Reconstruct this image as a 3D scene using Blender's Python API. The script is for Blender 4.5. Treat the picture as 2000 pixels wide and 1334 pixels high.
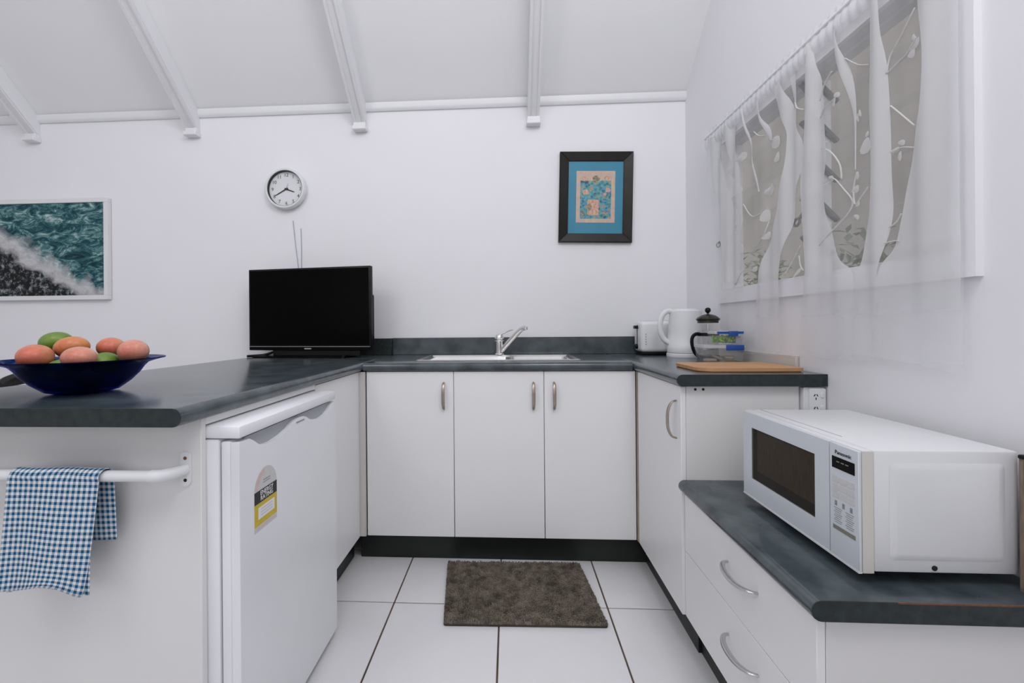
import bpy, bmesh, math, random
from mathutils import Matrix, Vector
random.seed(7)
PI = math.pi
scene = bpy.context.scene
for o in list(bpy.data.objects):
    bpy.data.objects.remove(o)
C = scene.collection

# ------------------------------------------------------------------ camera
cd = bpy.data.cameras.new('camera')
cam = bpy.data.objects.new('camera', cd)
C.objects.link(cam)
cd.sensor_width = 36.0
cd.lens = 870.64 / 2000 * 36
cd.shift_x = 53.77 / 2000
cd.shift_y = -29.353 / 2000
cd.clip_start = 0.02
yaw, roll = 0.0553, -0.0085
fwd = Vector((-math.sin(yaw), math.cos(yaw), 0.0002)).normalized()
rt = Vector((math.cos(yaw), math.sin(yaw), 0))
up = rt.cross(fwd)
r2 = rt * math.cos(roll) + up * math.sin(roll)
u2 = up * math.cos(roll) - rt * math.sin(roll)
cam.matrix_world = Matrix(((r2.x, u2.x, -fwd.x, 0), (r2.y, u2.y, -fwd.y, 0), (r2.z, u2.z, -fwd.z, 1.0586), (0, 0, 0, 1)))
scene.camera = cam

# ------------------------------------------------------------------ light and exposure
world = bpy.data.worlds.new('world')
scene.world = world
world.use_nodes = True
wb = world.node_tree.nodes['Background']
wb.inputs[0].default_value = (0.95, 0.97, 1.0, 1)
wb.inputs[1].default_value = 0.7
# two soft lights, no fixtures, added above and behind the viewer's head for fill
for lx, ly, lz, lw in ((-1.5, -0.1, 2.75, 23), (0.45, 0.0, 3.1, 34)):
    ld = bpy.data.lights.new('overhead_fill', 'POINT'); ld.shadow_soft_size = 0.40; ld.energy = lw; ld.color = (0.99, 0.985, 1.0)
    lo = bpy.data.objects.new('overhead_fill', ld); C.objects.link(lo); lo.location = (lx, ly, lz)
scene.view_settings.view_transform = 'Standard'
scene.view_settings.look = 'None'
scene.view_settings.gamma = 1.0
scene.view_settings.use_curve_mapping = False
scene.view_settings.exposure = 0.55

# ------------------------------------------------------------------ materials
M = {}
def new_mat(name):
    m = bpy.data.materials.new(name)
    m.use_nodes = True
    nt = m.node_tree
    for n in list(nt.nodes):
        nt.nodes.remove(n)
    out = nt.nodes.new('ShaderNodeOutputMaterial')
    b = nt.nodes.new('ShaderNodeBsdfPrincipled')
    nt.links.new(b.outputs[0], out.inputs[0])
    M[name] = m
    return m, nt, b, out

def mat(name, col, rough=0.5, metal=0.0, var=0.04, scale=8.0, bump=0.0, bscale=60.0, spec=0.5, stretch=(1, 1, 1), col2=None, **kw):
    """plain procedural surface: a colour with a slow noise variation and fine relief"""
    m, nt, b, out = new_mat(name)
    tc = nt.nodes.new('ShaderNodeTexCoord')
    mp = nt.nodes.new('ShaderNodeMapping'); mp.inputs['Scale'].default_value = stretch
    nt.links.new(tc.outputs['Object'], mp.inputs[0])
    nz = nt.nodes.new('ShaderNodeTexNoise'); nz.inputs['Scale'].default_value = scale; nz.inputs['Detail'].default_value = 5
    nt.links.new(mp.outputs[0], nz.inputs['Vector'])
    rp = nt.nodes.new('ShaderNodeValToRGB')
    rp.color_ramp.elements[0].position = 0.3; rp.color_ramp.elements[1].position = 0.7
    c1 = tuple(max(0, c * (1 - var)) for c in col); c2 = tuple(min(1, c * (1 + var)) for c in col) if col2 is None else col2
    rp.color_ramp.elements[0].color = (*c1, 1); rp.color_ramp.elements[1].color = (*c2, 1)
    nt.links.new(nz.outputs[0], rp.inputs[0])
    nt.links.new(rp.outputs[0], b.inputs['Base Color'])
    b.inputs['Roughness'].default_value = rough
    b.inputs['Metallic'].default_value = metal
    b.inputs['Specular IOR Level'].default_value = spec
    if bump:
        n2 = nt.nodes.new('ShaderNodeTexNoise'); n2.inputs['Scale'].default_value = bscale; n2.inputs['Detail'].default_value = 3
        nt.links.new(mp.outputs[0], n2.inputs['Vector'])
        bp = nt.nodes.new('ShaderNodeBump'); bp.inputs['Strength'].default_value = bump; bp.inputs['Distance'].default_value = 0.002
        nt.links.new(n2.outputs[0], bp.inputs['Height'])
        nt.links.new(bp.outputs[0], b.inputs['Normal'])
    for k, v in kw.items():
        b.inputs[k.replace('_', ' ')].default_value = v
    return m

mat('wall', (0.88, 0.875, 0.905), 0.7, var=0.012, scale=1.5, bump=0.05, bscale=180, spec=0.25)
mat('ceiling', (0.90, 0.90, 0.92), 0.75, var=0.012, scale=1.2, spec=0.2)
mat('trim', (0.84, 0.84, 0.865), 0.4, var=0.01, spec=0.4)
mat('cabinet', (0.87, 0.865, 0.87), 0.38, var=0.012, scale=3, spec=0.4)
mat('panel_white', (0.78, 0.77, 0.765), 0.42, var=0.015, scale=2.5, spec=0.35)
mat('carcass', (0.42, 0.34, 0.27), 0.7, var=0.1, scale=20)
mat('laminate', (0.036, 0.054, 0.062), 0.20, var=0.25, scale=11, spec=0.6, col2=(0.084, 0.106, 0.118))
mat('laminate_edge', (0.022, 0.031, 0.031), 0.45, var=0.3, scale=60, bump=0.1, bscale=300, spec=0.35)
mat('kick', (0.014, 0.018, 0.016), 0.4, var=0.2, scale=6, spec=0.35)
mat('grout', (0.10, 0.065, 0.045), 0.9, var=0.4, scale=7)
mat('tile', (0.78, 0.78, 0.795), 0.22, var=0.03, scale=3.0, bump=0.03, bscale=20, spec=0.5)
mat('white_plastic', (0.80, 0.81, 0.83), 0.35, var=0.01, spec=0.45)
mat('oven_white', (0.75, 0.755, 0.775), 0.33, var=0.01, spec=0.45)
mat('oven_door', (0.65, 0.69, 0.73), 0.3, var=0.01, spec=0.45)
mat('fridge_white', (0.85, 0.86, 0.89), 0.33, var=0.01, bump=0.05, bscale=400, spec=0.45)
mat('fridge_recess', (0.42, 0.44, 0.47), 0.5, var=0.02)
mat('grey_plastic', (0.30, 0.31, 0.33), 0.45, var=0.03)
mat('warm_plastic', (0.66, 0.63, 0.59), 0.4, var=0.015)
mat('black_plastic', (0.007, 0.007, 0.007), 0.35, var=0.1, spec=0.2)
mat('black_gloss', (0.004, 0.004, 0.004), 0.2, var=0.05, spec=0.05)
mat('tv_screen', (0.0012, 0.001, 0.001), 0.16, var=0.05, spec=0.05)
mat('chrome', (0.72, 0.71, 0.69), 0.16, metal=1.0, var=0.02)
mat('steel', (0.72, 0.71, 0.71), 0.24, metal=1.0, var=0.03, scale=30, stretch=(1, 8, 1))
mat('nickel', (0.42, 0.36, 0.30), 0.32, metal=0.9, var=0.05, scale=40)
mat('silver_handle', (0.58, 0.57, 0.56), 0.28, metal=0.9, var=0.04, scale=40)
mat('rust', (0.16, 0.07, 0.03), 0.7, var=0.3, scale=90)
mat('dark_hole', (0.01, 0.01, 0.01), 0.8)
mat('frame_black', (0.016, 0.015, 0.013), 0.38, var=0.2, scale=14, spec=0.25)
mat('frame_white', (0.80, 0.80, 0.82), 0.4, var=0.01)
mat('mat_teal', (0.030, 0.25, 0.38), 0.55, var=0.05, scale=9)
mat('ink', (0.02, 0.02, 0.022), 0.5)
mat('paper_white', (0.80, 0.80, 0.83), 0.55, var=0.01)
mat('label_black', (0.012, 0.011, 0.010), 0.45)
mat('label_yellow', (0.62, 0.47, 0.03), 0.5, var=0.06, scale=60)
mat('label_pale', (0.62, 0.62, 0.62), 0.5, var=0.03, scale=120)
mat('label_pink', (0.66, 0.53, 0.50), 0.5, var=0.05, scale=90)
mat('label_print', (0.26, 0.26, 0.28), 0.5, var=0.3, scale=300)
mat('label_olive', (0.22, 0.22, 0.18), 0.5, var=0.1, scale=200)
mat('bamboo', (0.55, 0.30, 0.145), 0.5, var=0.14, scale=5, stretch=(1.5, 14, 4), spec=0.35)
mat('bamboo_edge', (0.30, 0.13, 0.05), 0.5, var=0.2, scale=40)
mat('blue_clip', (0.012, 0.075, 0.36), 0.35, var=0.05)
mat('greens', (0.03, 0.20, 0.01), 0.5, var=0.5, scale=70, col2=(0.36, 0.70, 0.06))
mat('biscuit', (0.42, 0.30, 0.23), 0.8, var=0.25, scale=40)
mat('cord', (0.46, 0.48, 0.52), 0.5)
mat('brown_ribbed', (0.22, 0.17, 0.125), 0.6, var=0.25, scale=30, stretch=(1, 6, 1))
mat('chair_black', (0.010, 0.009, 0.008), 0.4, var=0.2, spec=0.35)
mat('rug_base', (0.055, 0.045, 0.036), 0.95, var=0.15, scale=30)
mat('outside_wall', (0.27, 0.245, 0.215), 0.9, var=0.14, scale=1.6, bump=0.2, bscale=14, col2=(0.37, 0.335, 0.30))
mat('outside_ground', (0.20, 0.19, 0.16), 0.9, var=0.2, scale=3)
mat('outside_leaf', (0.16, 0.20, 0.09), 0.6, var=0.4, scale=9, col2=(0.32, 0.36, 0.20))
mat('bark', (0.14, 0.10, 0.07), 0.9, var=0.2, scale=20)
mat('louvre_metal', (0.19, 0.19, 0.19), 0.45, metal=0.3, var=0.08, scale=30)

def glass_like(name, col, amount, rough=0.05, tint=None):
    """clear sheet: mostly straight-through light with a surface gloss"""
    m, nt, b, out = new_mat(name)
    b.inputs['Base Color'].default_value = (*col, 1); b.inputs['Roughness'].default_value = rough
    b.inputs['Specular IOR Level'].default_value = 0.5
    tr = nt.nodes.new('ShaderNodeBsdfTransparent'); tr.inputs[0].default_value = (*(tint or (1, 1, 1)), 1)
    mx = nt.nodes.new('ShaderNodeMixShader'); mx.inputs[0].default_value = amount
    nt.links.new(tr.outputs[0], mx.inputs[1]); nt.links.new(b.outputs[0], mx.inputs[2]); nt.links.new(mx.outputs[0], out.inputs[0])
    return m
glass_like('pane', (0.62, 0.62, 0.60), 0.10, 0.08)
glass_like('picture_glass', (0.5, 0.5, 0.5), 0.015, 0.1)
glass_like('press_glass', (0.80, 0.80, 0.80), 0.16, 0.03)
glass_like('clear_plastic', (0.80, 0.80, 0.80), 0.07, 0.12)
glass_like('clear_lid', (0.78, 0.80, 0.84), 0.5, 0.2)
glass_like('mw_window', (0.016, 0.014, 0.012), 0.25, 0.10, tint=(0.80, 0.76, 0.70))
glass_like('smoked_lid', (0.03, 0.03, 0.022), 0.85, 0.2, tint=(0.4, 0.4, 0.35))
glass_like('blue_glass', (0.002, 0.006, 0.04), 0.36, 0.04, tint=(0.07, 0.13, 0.50))

def cloth(name, col, cover, weave=0.0, thin=None):
    m, nt, b, out = new_mat(name)
    nt.nodes.remove(b)
    df = nt.nodes.new('ShaderNodeBsdfDiffuse'); df.inputs[0].default_value = (*col, 1)
    tl = nt.nodes.new('ShaderNodeBsdfTranslucent'); tl.inputs[0].default_value = (*col, 1)
    tr = nt.nodes.new('ShaderNodeBsdfTransparent')
    m1 = nt.nodes.new('ShaderNodeMixShader'); m1.inputs[0].default_value = 0.40
    nt.links.new(df.outputs[0], m1.inputs[1]); nt.links.new(tl.outputs[0], m1.inputs[2])
    m2 = nt.nodes.new('ShaderNodeMixShader')
    tc = nt.nodes.new('ShaderNodeTexCoord')
    nz = nt.nodes.new('ShaderNodeTexNoise'); nz.inputs['Scale'].default_value = 9; nz.inputs['Detail'].default_value = 3
    mr = nt.nodes.new('ShaderNodeMapRange'); mr.inputs[3].default_value = cover - weave; mr.inputs[4].default_value = min(1, cover + weave)
    nt.links.new(tc.outputs['Object'], nz.inputs['Vector']); nt.links.new(nz.outputs[0], mr.inputs[0])
    if thin is None:
        nt.links.new(mr.outputs[0], m2.inputs[0])
    else:                                        # cover lowered towards the hem, mimicking trunks washed out by light (heights on the cloth)
        sp = nt.nodes.new('ShaderNodeSeparateXYZ'); nt.links.new(tc.outputs['Object'], sp.inputs[0])
        f = nt.nodes.new('ShaderNodeMapRange'); f.inputs[1].default_value = thin[0]; f.inputs[2].default_value = thin[1]; f.inputs[3].default_value = thin[2]; f.inputs[4].default_value = 1.0
        mu = nt.nodes.new('ShaderNodeMath'); mu.operation = 'MULTIPLY'
        nt.links.new(sp.outputs[2], f.inputs[0]); nt.links.new(f.outputs[0], mu.inputs[0]); nt.links.new(mr.outputs[0], mu.inputs[1]); nt.links.new(mu.outputs[0], m2.inputs[0])
    nt.links.new(tr.outputs[0], m2.inputs[1]); nt.links.new(m1.outputs[0], m2.inputs[2]); nt.links.new(m2.outputs[0], out.inputs[0])
    return m
cloth('sheer', (0.88, 0.88, 0.90), 0.24, 0.06)
cloth('dense_voile', (0.90, 0.90, 0.92), 0.88, 0.06, (0.12, 0.30, 0.25))
cloth('heading', (0.86, 0.86, 0.88), 0.62, 0.12)
cloth('embroidery', (0.88, 0.87, 0.87), 0.92, 0.02)

def M_mango(name, base, blush, amount):
    m, nt, b, out = new_mat(name)
    tc = nt.nodes.new('ShaderNodeTexCoord')
    nz = nt.nodes.new('ShaderNodeTexNoise'); nz.inputs['Scale'].default_value = 14; nz.inputs['Detail'].default_value = 4
    rp = nt.nodes.new('ShaderNodeValToRGB'); rp.color_ramp.elements[0].position = amount - 0.15; rp.color_ramp.elements[1].position = amount + 0.15
    rp.color_ramp.elements[0].color = (*base, 1); rp.color_ramp.elements[1].color = (*blush, 1)
    n2 = nt.nodes.new('ShaderNodeTexNoise'); n2.inputs['Scale'].default_value = 160
    mx = nt.nodes.new('ShaderNodeMix'); mx.data_type = 'RGBA'; mx.blend_type = 'MULTIPLY'; mx.inputs[0].default_value = 0.35
    nt.links.new(tc.outputs['Object'], nz.inputs['Vector']); nt.links.new(tc.outputs['Object'], n2.inputs['Vector'])
    nt.links.new(nz.outputs[0], rp.inputs[0]); nt.links.new(rp.outputs[0], mx.inputs[6]); nt.links.new(n2.outputs[0], mx.inputs[7])
    nt.links.new(mx.outputs[2], b.inputs['Base Color'])
    b.inputs['Roughness'].default_value = 0.38
M_mango('mango_red', (0.78, 0.36, 0.20), (0.74, 0.19, 0.11), 0.45)
M_mango('mango_pink', (0.80, 0.42, 0.30), (0.76, 0.25, 0.17), 0.5)
M_mango('mango_orange', (0.78, 0.34, 0.10), (0.70, 0.20, 0.10), 0.55)
M_mango('mango_green', (0.10, 0.22, 0.02), (0.20, 0.33, 0.04), 0.5)

# gingham: UV-driven check, flat woven colour
def gingham():
    m, nt, b, out = new_mat('gingham')
    uv = nt.nodes.new('ShaderNodeUVMap')
    sp = nt.nodes.new('ShaderNodeSeparateXYZ'); nt.links.new(uv.outputs[0], sp.inputs[0])
    vals = []
    for i in range(2):
        mm = nt.nodes.new('ShaderNodeMath'); mm.operation = 'FRACT'; nt.links.new(sp.outputs[i], mm.inputs[0])
        g = nt.nodes.new('ShaderNodeMath'); g.operation = 'GREATER_THAN'; g.inputs[1].default_value = 0.5; nt.links.new(mm.outputs[0], g.inputs[0])
        vals.append(g)
    ad = nt.nodes.new('ShaderNodeMath'); ad.operation = 'ADD'; nt.links.new(vals[0].outputs[0], ad.inputs[0]); nt.links.new(vals[1].outputs[0], ad.inputs[1])
    hf = nt.nodes.new('ShaderNodeMath'); hf.operation = 'MULTIPLY'; hf.inputs[1].default_value = 0.5; nt.links.new(ad.outputs[0], hf.inputs[0])
    rp = nt.nodes.new('ShaderNodeValToRGB'); rp.color_ramp.interpolation = 'CONSTANT'
    e = rp.color_ramp.elements
    e[0].position = 0; e[0].color = (0.78, 0.78, 0.78, 1)
    e[1].position = 0.25; e[1].color = (0.30, 0.40, 0.50, 1)
    k = e.new(0.75); k.color = (0.012, 0.085, 0.19, 1)
    nt.links.new(hf.outputs[0], rp.inputs[0]); nt.links.new(rp.outputs[0], b.inputs['Base Color'])
    b.inputs['Roughness'].default_value = 0.9; b.inputs['Specular IOR Level'].default_value = 0.1
gingham()

def ocean():
    m, nt, b, out = new_mat('ocean_print')
    tc = nt.nodes.new('ShaderNodeTexCoord')
    N = nt.nodes.new; L = nt.links.new
    sp = N('ShaderNodeSeparateXYZ'); L(tc.outputs['Object'], sp.inputs[0])
    def math_(op, a, bb):
        n = N('ShaderNodeMath'); n.operation = op
        for i, v in enumerate((a, bb)):
            if isinstance(v, (int, float)): n.inputs[i].default_value = v
            else: L(v, n.inputs[i])
        return n.outputs[0]
    mp = N('ShaderNodeMapping'); mp.inputs['Rotation'].default_value = (0, -0.6, 0); mp.inputs['Scale'].default_value = (1.0, 1, 2.3)
    L(tc.outputs['Object'], mp.inputs[0])
    nz = N('ShaderNodeTexNoise'); nz.inputs['Scale'].default_value = 10; nz.inputs['Detail'].default_value = 12; nz.inputs['Roughness'].default_value = 0.80; nz.inputs['Distortion'].default_value = 0.9
    L(mp.outputs[0], nz.inputs['Vector'])
    sea = N('ShaderNodeValToRGB'); e = sea.color_ramp.elements
    e[0].position = 0.36; e[0].color = (0.006, 0.012, 0.025, 1); e[1].position = 0.68; e[1].color = (0.70, 0.74, 0.74, 1)
    k = e.new(0.47); k.color = (0.008, 0.075, 0.095, 1); k = e.new(0.55); k.color = (0.12, 0.27, 0.27, 1); k = e.new(0.60); k.color = (0.40, 0.50, 0.50, 1)
    L(nz.outputs[0], sea.inputs[0])
    rk = N('ShaderNodeTexNoise'); rk.inputs['Scale'].default_value = 38; rk.inputs['Detail'].default_value = 8; rk.inputs['Roughness'].default_value = 0.8
    L(tc.outputs['Object'], rk.inputs['Vector'])
    rock = N('ShaderNodeValToRGB'); e = rock.color_ramp.elements
    e[0].position = 0.50; e[0].color = (0.004, 0.004, 0.005, 1); e[1].position = 0.68; e[1].color = (0.50, 0.56, 0.57, 1)
    L(rk.outputs[0], rock.inputs[0])
    w = N('ShaderNodeTexNoise'); w.inputs['Scale'].default_value = 9; w.inputs['Detail'].default_value = 6
    L(tc.outputs['Object'], w.inputs['Vector'])
    # shore line falling to the right: d = z + 0.78*x + noise (object origin at the print's right-hand end, mid height)
    d = math_('ADD', math_('ADD', sp.outputs[2], math_('MULTIPLY', sp.outputs[0], 0.60)), math_('MULTIPLY', math_('SUBTRACT', w.outputs[0], 0.5), 0.22))
    d = math_('ADD', d, 0.34)
    foam = N('ShaderNodeValToRGB'); e = foam.color_ramp.elements
    e[0].position = 0.425; e[0].color = (0, 0, 0, 1); e[1].position = 0.575; e[1].color = (0, 0, 0, 1)
    k = e.new(0.47); k.color = (1, 1, 1, 1); k = e.new(0.51); k.color = (1, 1, 1, 1)
    rng = N('ShaderNodeMapRange'); rng.inputs[1].default_value = -0.6; rng.inputs[2].default_value = 0.6
    L(d, rng.inputs[0]); L(rng.outputs[0], foam.inputs[0])
    land = N('ShaderNodeMath'); land.operation = 'LESS_THAN'; land.inputs[1].default_value = -0.02; L(d, land.inputs[0])
    m1 = N('ShaderNodeMix'); m1.data_type = 'RGBA'; L(land.outputs[0], m1.inputs[0]); L(sea.outputs[0], m1.inputs[6]); L(rock.outputs[0], m1.inputs[7])
    m2 = N('ShaderNodeMix'); m2.data_type = 'RGBA'; L(math_('MULTIPLY', foam.outputs[0], math_('ADD', nz.outputs[0], 0.3)), m2.inputs[0]); L(m1.outputs[2], m2.inputs[6]); m2.inputs[7].default_value = (0.66, 0.65, 0.66, 1)
    L(m2.outputs[2], b.inputs['Base Color']); b.inputs['Roughness'].default_value = 0.4; b.inputs['Specular IOR Level'].default_value = 0.2
ocean()

def print_mat():
    m, nt, b, out = new_mat('print_mosaic')
    tc = nt.nodes.new('ShaderNodeTexCoord'); N = nt.nodes.new; L = nt.links.new
    v = N('ShaderNodeTexVoronoi'); v.inputs['Scale'].default_value = 60; L(tc.outputs['Object'], v.inputs['Vector'])
    n = N('ShaderNodeTexNoise'); n.inputs['Scale'].default_value = 62; n.inputs['Detail'].default_value = 6; L(tc.outputs['Object'], n.inputs['Vector'])
    rp = N('ShaderNodeValToRGB'); e = rp.color_ramp.elements
    e[0].position = 0.36; e[0].color = (0.05, 0.10, 0.12, 1); e[1].position = 0.70; e[1].color = (0.58, 0.38, 0.27, 1)
    k = e.new(0.44); k.color = (0.05, 0.33, 0.45, 1); k = e.new(0.54); k.color = (0.10, 0.42, 0.52, 1); k = e.new(0.60); k.color = (0.40, 0.36, 0.20, 1)
    L(n.outputs[0], rp.inputs[0])
    mx = N('ShaderNodeMix'); mx.data_type = 'RGBA'; mx.blend_type = 'MULTIPLY'; mx.inputs[0].default_value = 0.25
    L(rp.outputs[0], mx.inputs[6]); L(v.outputs['Color'], mx.inputs[7]); L(mx.outputs[2], b.inputs['Base Color'])
    b.inputs['Roughness'].default_value = 0.6
print_mat()
mat('print_paper', (0.62, 0.46, 0.37), 0.6, var=0.1, scale=60)
mat('print_figure', (0.62, 0.38, 0.27), 0.6, var=0.35, scale=90)
mat('print_dark', (0.20, 0.20, 0.13), 0.6, var=0.6, scale=140, col2=(0.50, 0.40, 0.26))
mat('rug_pile', (0.165, 0.138, 0.112), 0.95, var=0.5, scale=34, spec=0.1)

# ------------------------------------------------------------------ mesh helpers
def finish(name, bm, m, parent=None, smooth=False, loc=None):
    me = bpy.data.meshes.new(name)
    bmesh.ops.recalc_face_normals(bm, faces=bm.faces)
    bm.to_mesh(me); bm.free()
    if m: me.materials.append(M[m])
    if smooth:
        for p in me.polygons: p.use_smooth = True
        if smooth == 'auto':
            me.set_sharp_from_angle(angle=math.radians(38))
    o = bpy.data.objects.new(name, me); C.objects.link(o)
    if parent: o.parent = parent
    if loc is not None: o.location = loc
    return o

def add_box(bm, lo, hi, bevel=0.0, seg=2):
    r = bmesh.ops.create_cube(bm, size=1.0)
    vs = r['verts']
    for v in vs:
        v.co = Vector(((lo[i] + hi[i]) / 2 + v.co[i] * (hi[i] - lo[i]) for i in range(3)))
    if bevel:
        es = list({e for v in vs for e in v.link_edges})
        bmesh.ops.bevel(bm, geom=es, offset=bevel, segments=seg, profile=0.5, affect='EDGES')

def box(name, lo, hi, m, parent=None, bevel=0.0, seg=2):
    bm = bmesh.new(); add_box(bm, lo, hi, bevel, seg)
    return finish(name, bm, m, parent, smooth='auto' if bevel else False)

def add_prism(bm, pts, axis, a, b):
    """pts: 2D outline in the two other axes (x,y,z order without axis); extruded from a to b"""
    idx = [i for i in range(3) if i != axis]
    def mk(p, t):
        c = [0, 0, 0]; c[idx[0]], c[idx[1]] = p; c[axis] = t; return bm.verts.new(c)
    A = [mk(p, a) for p in pts]; B = [mk(p, b) for p in pts]
    n = len(pts)
    bm.faces.new(A); bm.faces.new(B[::-1])
    for i in range(n):
        bm.faces.new((A[i], B[i], B[(i + 1) % n], A[(i + 1) % n]))

def prism(name, pts, axis, a, b, m, parent=None, smooth='auto'):
    bm = bmesh.new(); add_prism(bm, pts, axis, a, b)
    return finish(name, bm, m, parent, smooth=smooth)

def add_lathe(bm, prof, center=(0, 0, 0), n=40, axis=2, close=True):
    rings = []
    for r, z in prof:
        ring = []
        for i in range(n):
            a = 2 * PI * i / n
            p = [0, 0, 0]
            o1, o2 = [k for k in range(3) if k != axis]
            p[o1] = r * math.cos(a); p[o2] = r * math.sin(a); p[axis] = z
            ring.append(bm.verts.new([p[k] + center[k] for k in range(3)]))
        rings.append(ring)
    for A, B in zip(rings, rings[1:]):
        for i in range(n):
            bm.faces.new((A[i], A[(i + 1) % n], B[(i + 1) % n], B[i]))
    if close:
        if prof[0][0] > 1e-5: bm.faces.new(rings[0])
        if prof[-1][0] > 1e-5: bm.faces.new(rings[-1])
    bmesh.ops.remove_doubles(bm, verts=bm.verts, dist=1e-6)

def lathe(name, prof, m, parent=None, center=(0, 0, 0), n=40, axis=2, close=True):
    bm = bmesh.new(); add_lathe(bm, prof, center, n, axis, close)
    return finish(name, bm, m, parent, smooth='auto')

def smooth_path(pts, sub=6):
    P = [Vector(p) for p in pts]
    if len(P) < 3: return P
    out = []
    for i in range(len(P) - 1):
        p0 = P[max(i - 1, 0)]; p1 = P[i]; p2 = P[i + 1]; p3 = P[min(i + 2, len(P) - 1)]
        for k in range(sub):
            t = k / sub
            out.append(0.5 * ((2 * p1) + (p2 - p0) * t + (2 * p0 - 5 * p1 + 4 * p2 - p3) * t * t + (3 * p1 - p0 - 3 * p2 + p3) * t ** 3))
    out.append(P[-1])
    return out

def add_tube(bm, pts, r, n=10, flat=1.0, sub=6, ref=None):
    P = smooth_path(pts, sub)
    rad = r if callable(r) else (lambda t: r)
    rings = []
    prev = None
    for i, p in enumerate(P):
        d = (P[min(i + 1, len(P) - 1)] - P[max(i - 1, 0)]).normalized()
        if ref is not None: s = d.cross(Vector(ref))
        elif prev is None: s = d.cross(Vector((0, 0, 1)) if abs(d.z) < 0.9 else Vector((0, 1, 0)))
        else: s = prev - d * prev.dot(d)
        s.normalize(); prev = s
        q = d.cross(s)
        R = rad(i / max(1, len(P) - 1))
        rings.append([bm.verts.new(p + s * R * math.cos(2 * PI * k / n) + q * R * flat * math.sin(2 * PI * k / n)) for k in range(n)])
    for A, B in zip(rings, rings[1:]):
        for k in range(n):
            bm.faces.new((A[k], A[(k + 1) % n], B[(k + 1) % n], B[k]))
    bm.faces.new(rings[0]); bm.faces.new(rings[-1][::-1])

def tube(name, pts, r, m, parent=None, n=10, flat=1.0, sub=6, ref=None):
    bm = bmesh.new(); add_tube(bm, pts, r, n, flat, sub, ref)
    return finish(name, bm, m, parent, smooth='auto')

def text(name, body, size, m, parent, mat4, extrude=0.0004, ax=1.0):
    cu = bpy.data.curves.new(name, 'FONT'); cu.body = body; cu.size = size; cu.extrude = extrude
    cu.align_x = 'CENTER'; cu.align_y = 'CENTER'; cu.resolution_u = 3
    t = bpy.data.objects.new(name + '_tmp', cu); C.objects.link(t)
    dg = bpy.context.evaluated_depsgraph_get()
    me = bpy.data.meshes.new_from_object(t.evaluated_get(dg))
    bpy.data.objects.remove(t)
    me.transform(mat4)
    me.materials.clear(); me.materials.append(M[m])
    me.name = name
    o = bpy.data.objects.new(name, me); C.objects.link(o); o.parent = parent
    return o

def thing(name, label, cat, loc=(0, 0, 0), rotz=0.0, group=None):
    o = bpy.data.objects.new(name, None); o.empty_display_size = 0.05
    C.objects.link(o); o.location = loc; o.rotation_euler = (0, 0, rotz)
    o['label'] = label; o['category'] = cat
    if group: o['group'] = group
    return o

def tag(o, label, cat, group=None):
    o['label'] = label; o['category'] = cat
    if group: o['group'] = group
    return o

def struct(o, label=None, cat=None):
    o['kind'] = 'structure'
    if label: o['label'] = label
    if cat: o['category'] = cat
    return o

def shift(o, d):
    """move a part's mesh so that it sits relative to its thing's origin"""
    o.data.transform(Matrix.Translation(-Vector(d))); return o

def settle(root):
    """parts were modelled in world coordinates: re-express them relative to the root"""
    inv = Matrix.Translation(-Vector(root.location))
    for ch in root.children:
        if ch.type == 'MESH' and not ch.get('_local'):
            ch.data.transform(inv)
        for g in ch.children:
            if g.type == 'MESH' and not g.get('_local'):
                g.data.transform(inv)
    return root

def rounded_rect(x0, x1, y0, y1, r, n=6):
    rs = r if isinstance(r, (list, tuple)) else [r] * 4
    pts = []
    for (cx, cy, a0), rr in zip(((x1, y1, 0), (x0, y1, 90), (x0, y0, 180), (x1, y0, 270)), rs):
        sx = -1 if cx == x1 else 1; sy = -1 if cy == y1 else 1
        if rr <= 0: pts.append((cx, cy)); continue
        for k in range(n + 1):
            a = math.radians(a0 + 90 * k / n)
            pts.append((cx + sx * rr + rr * math.cos(a), cy + sy * rr + rr * math.sin(a)))
    return pts

# ================================================================== the room
XW, YW = 0.9955, 2.557          # right wall face, back wall face
SL = 0.9262                     # ceiling pitch
ZC = 2.346                      # ceiling height at the back wall
XLEFT, YB = -4.6, -2.6          # how far the room is built

# floor: dark grout bed with separate glazed tiles
fl = struct(box('floor', (XLEFT, YB, -0.06), (XW + 0.12, YW + 0.1, -0.004), 'grout'), 'white glazed tile floor with dark brown grout lines', 'floor')
TP = 0.4053
bm = bmesh.new(); add_box(bm, (-TP / 2 + 0.0030, -TP / 2 + 0.0030, -0.006), (TP / 2 - 0.0030, TP / 2 - 0.0030, 0.0), 0.0012, 1)
tile_me = finish('tile', bm, 'tile', fl, smooth=False)
first = True
for i in range(-9, 3):
    for j in range(-7, 3):
        cx = -0.0454 + (i + 0.5) * TP; cy = 1.695 + (j + 0.5) * TP
        if cx + TP / 2 > XW + 0.1 or cy + TP / 2 > YW + 0.1: continue
        t = tile_me if first else tile_me.copy()
        if not first: C.objects.link(t)
        t.location = (cx, cy, random.uniform(-0.0006, 0.0)); first = False

struct(box('wall_back', (XLEFT, YW, 0), (XW + 0.12, YW + 0.1, ZC + 0.08), 'wall'), 'plain white painted back wall behind the sink bench', 'wall')

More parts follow.
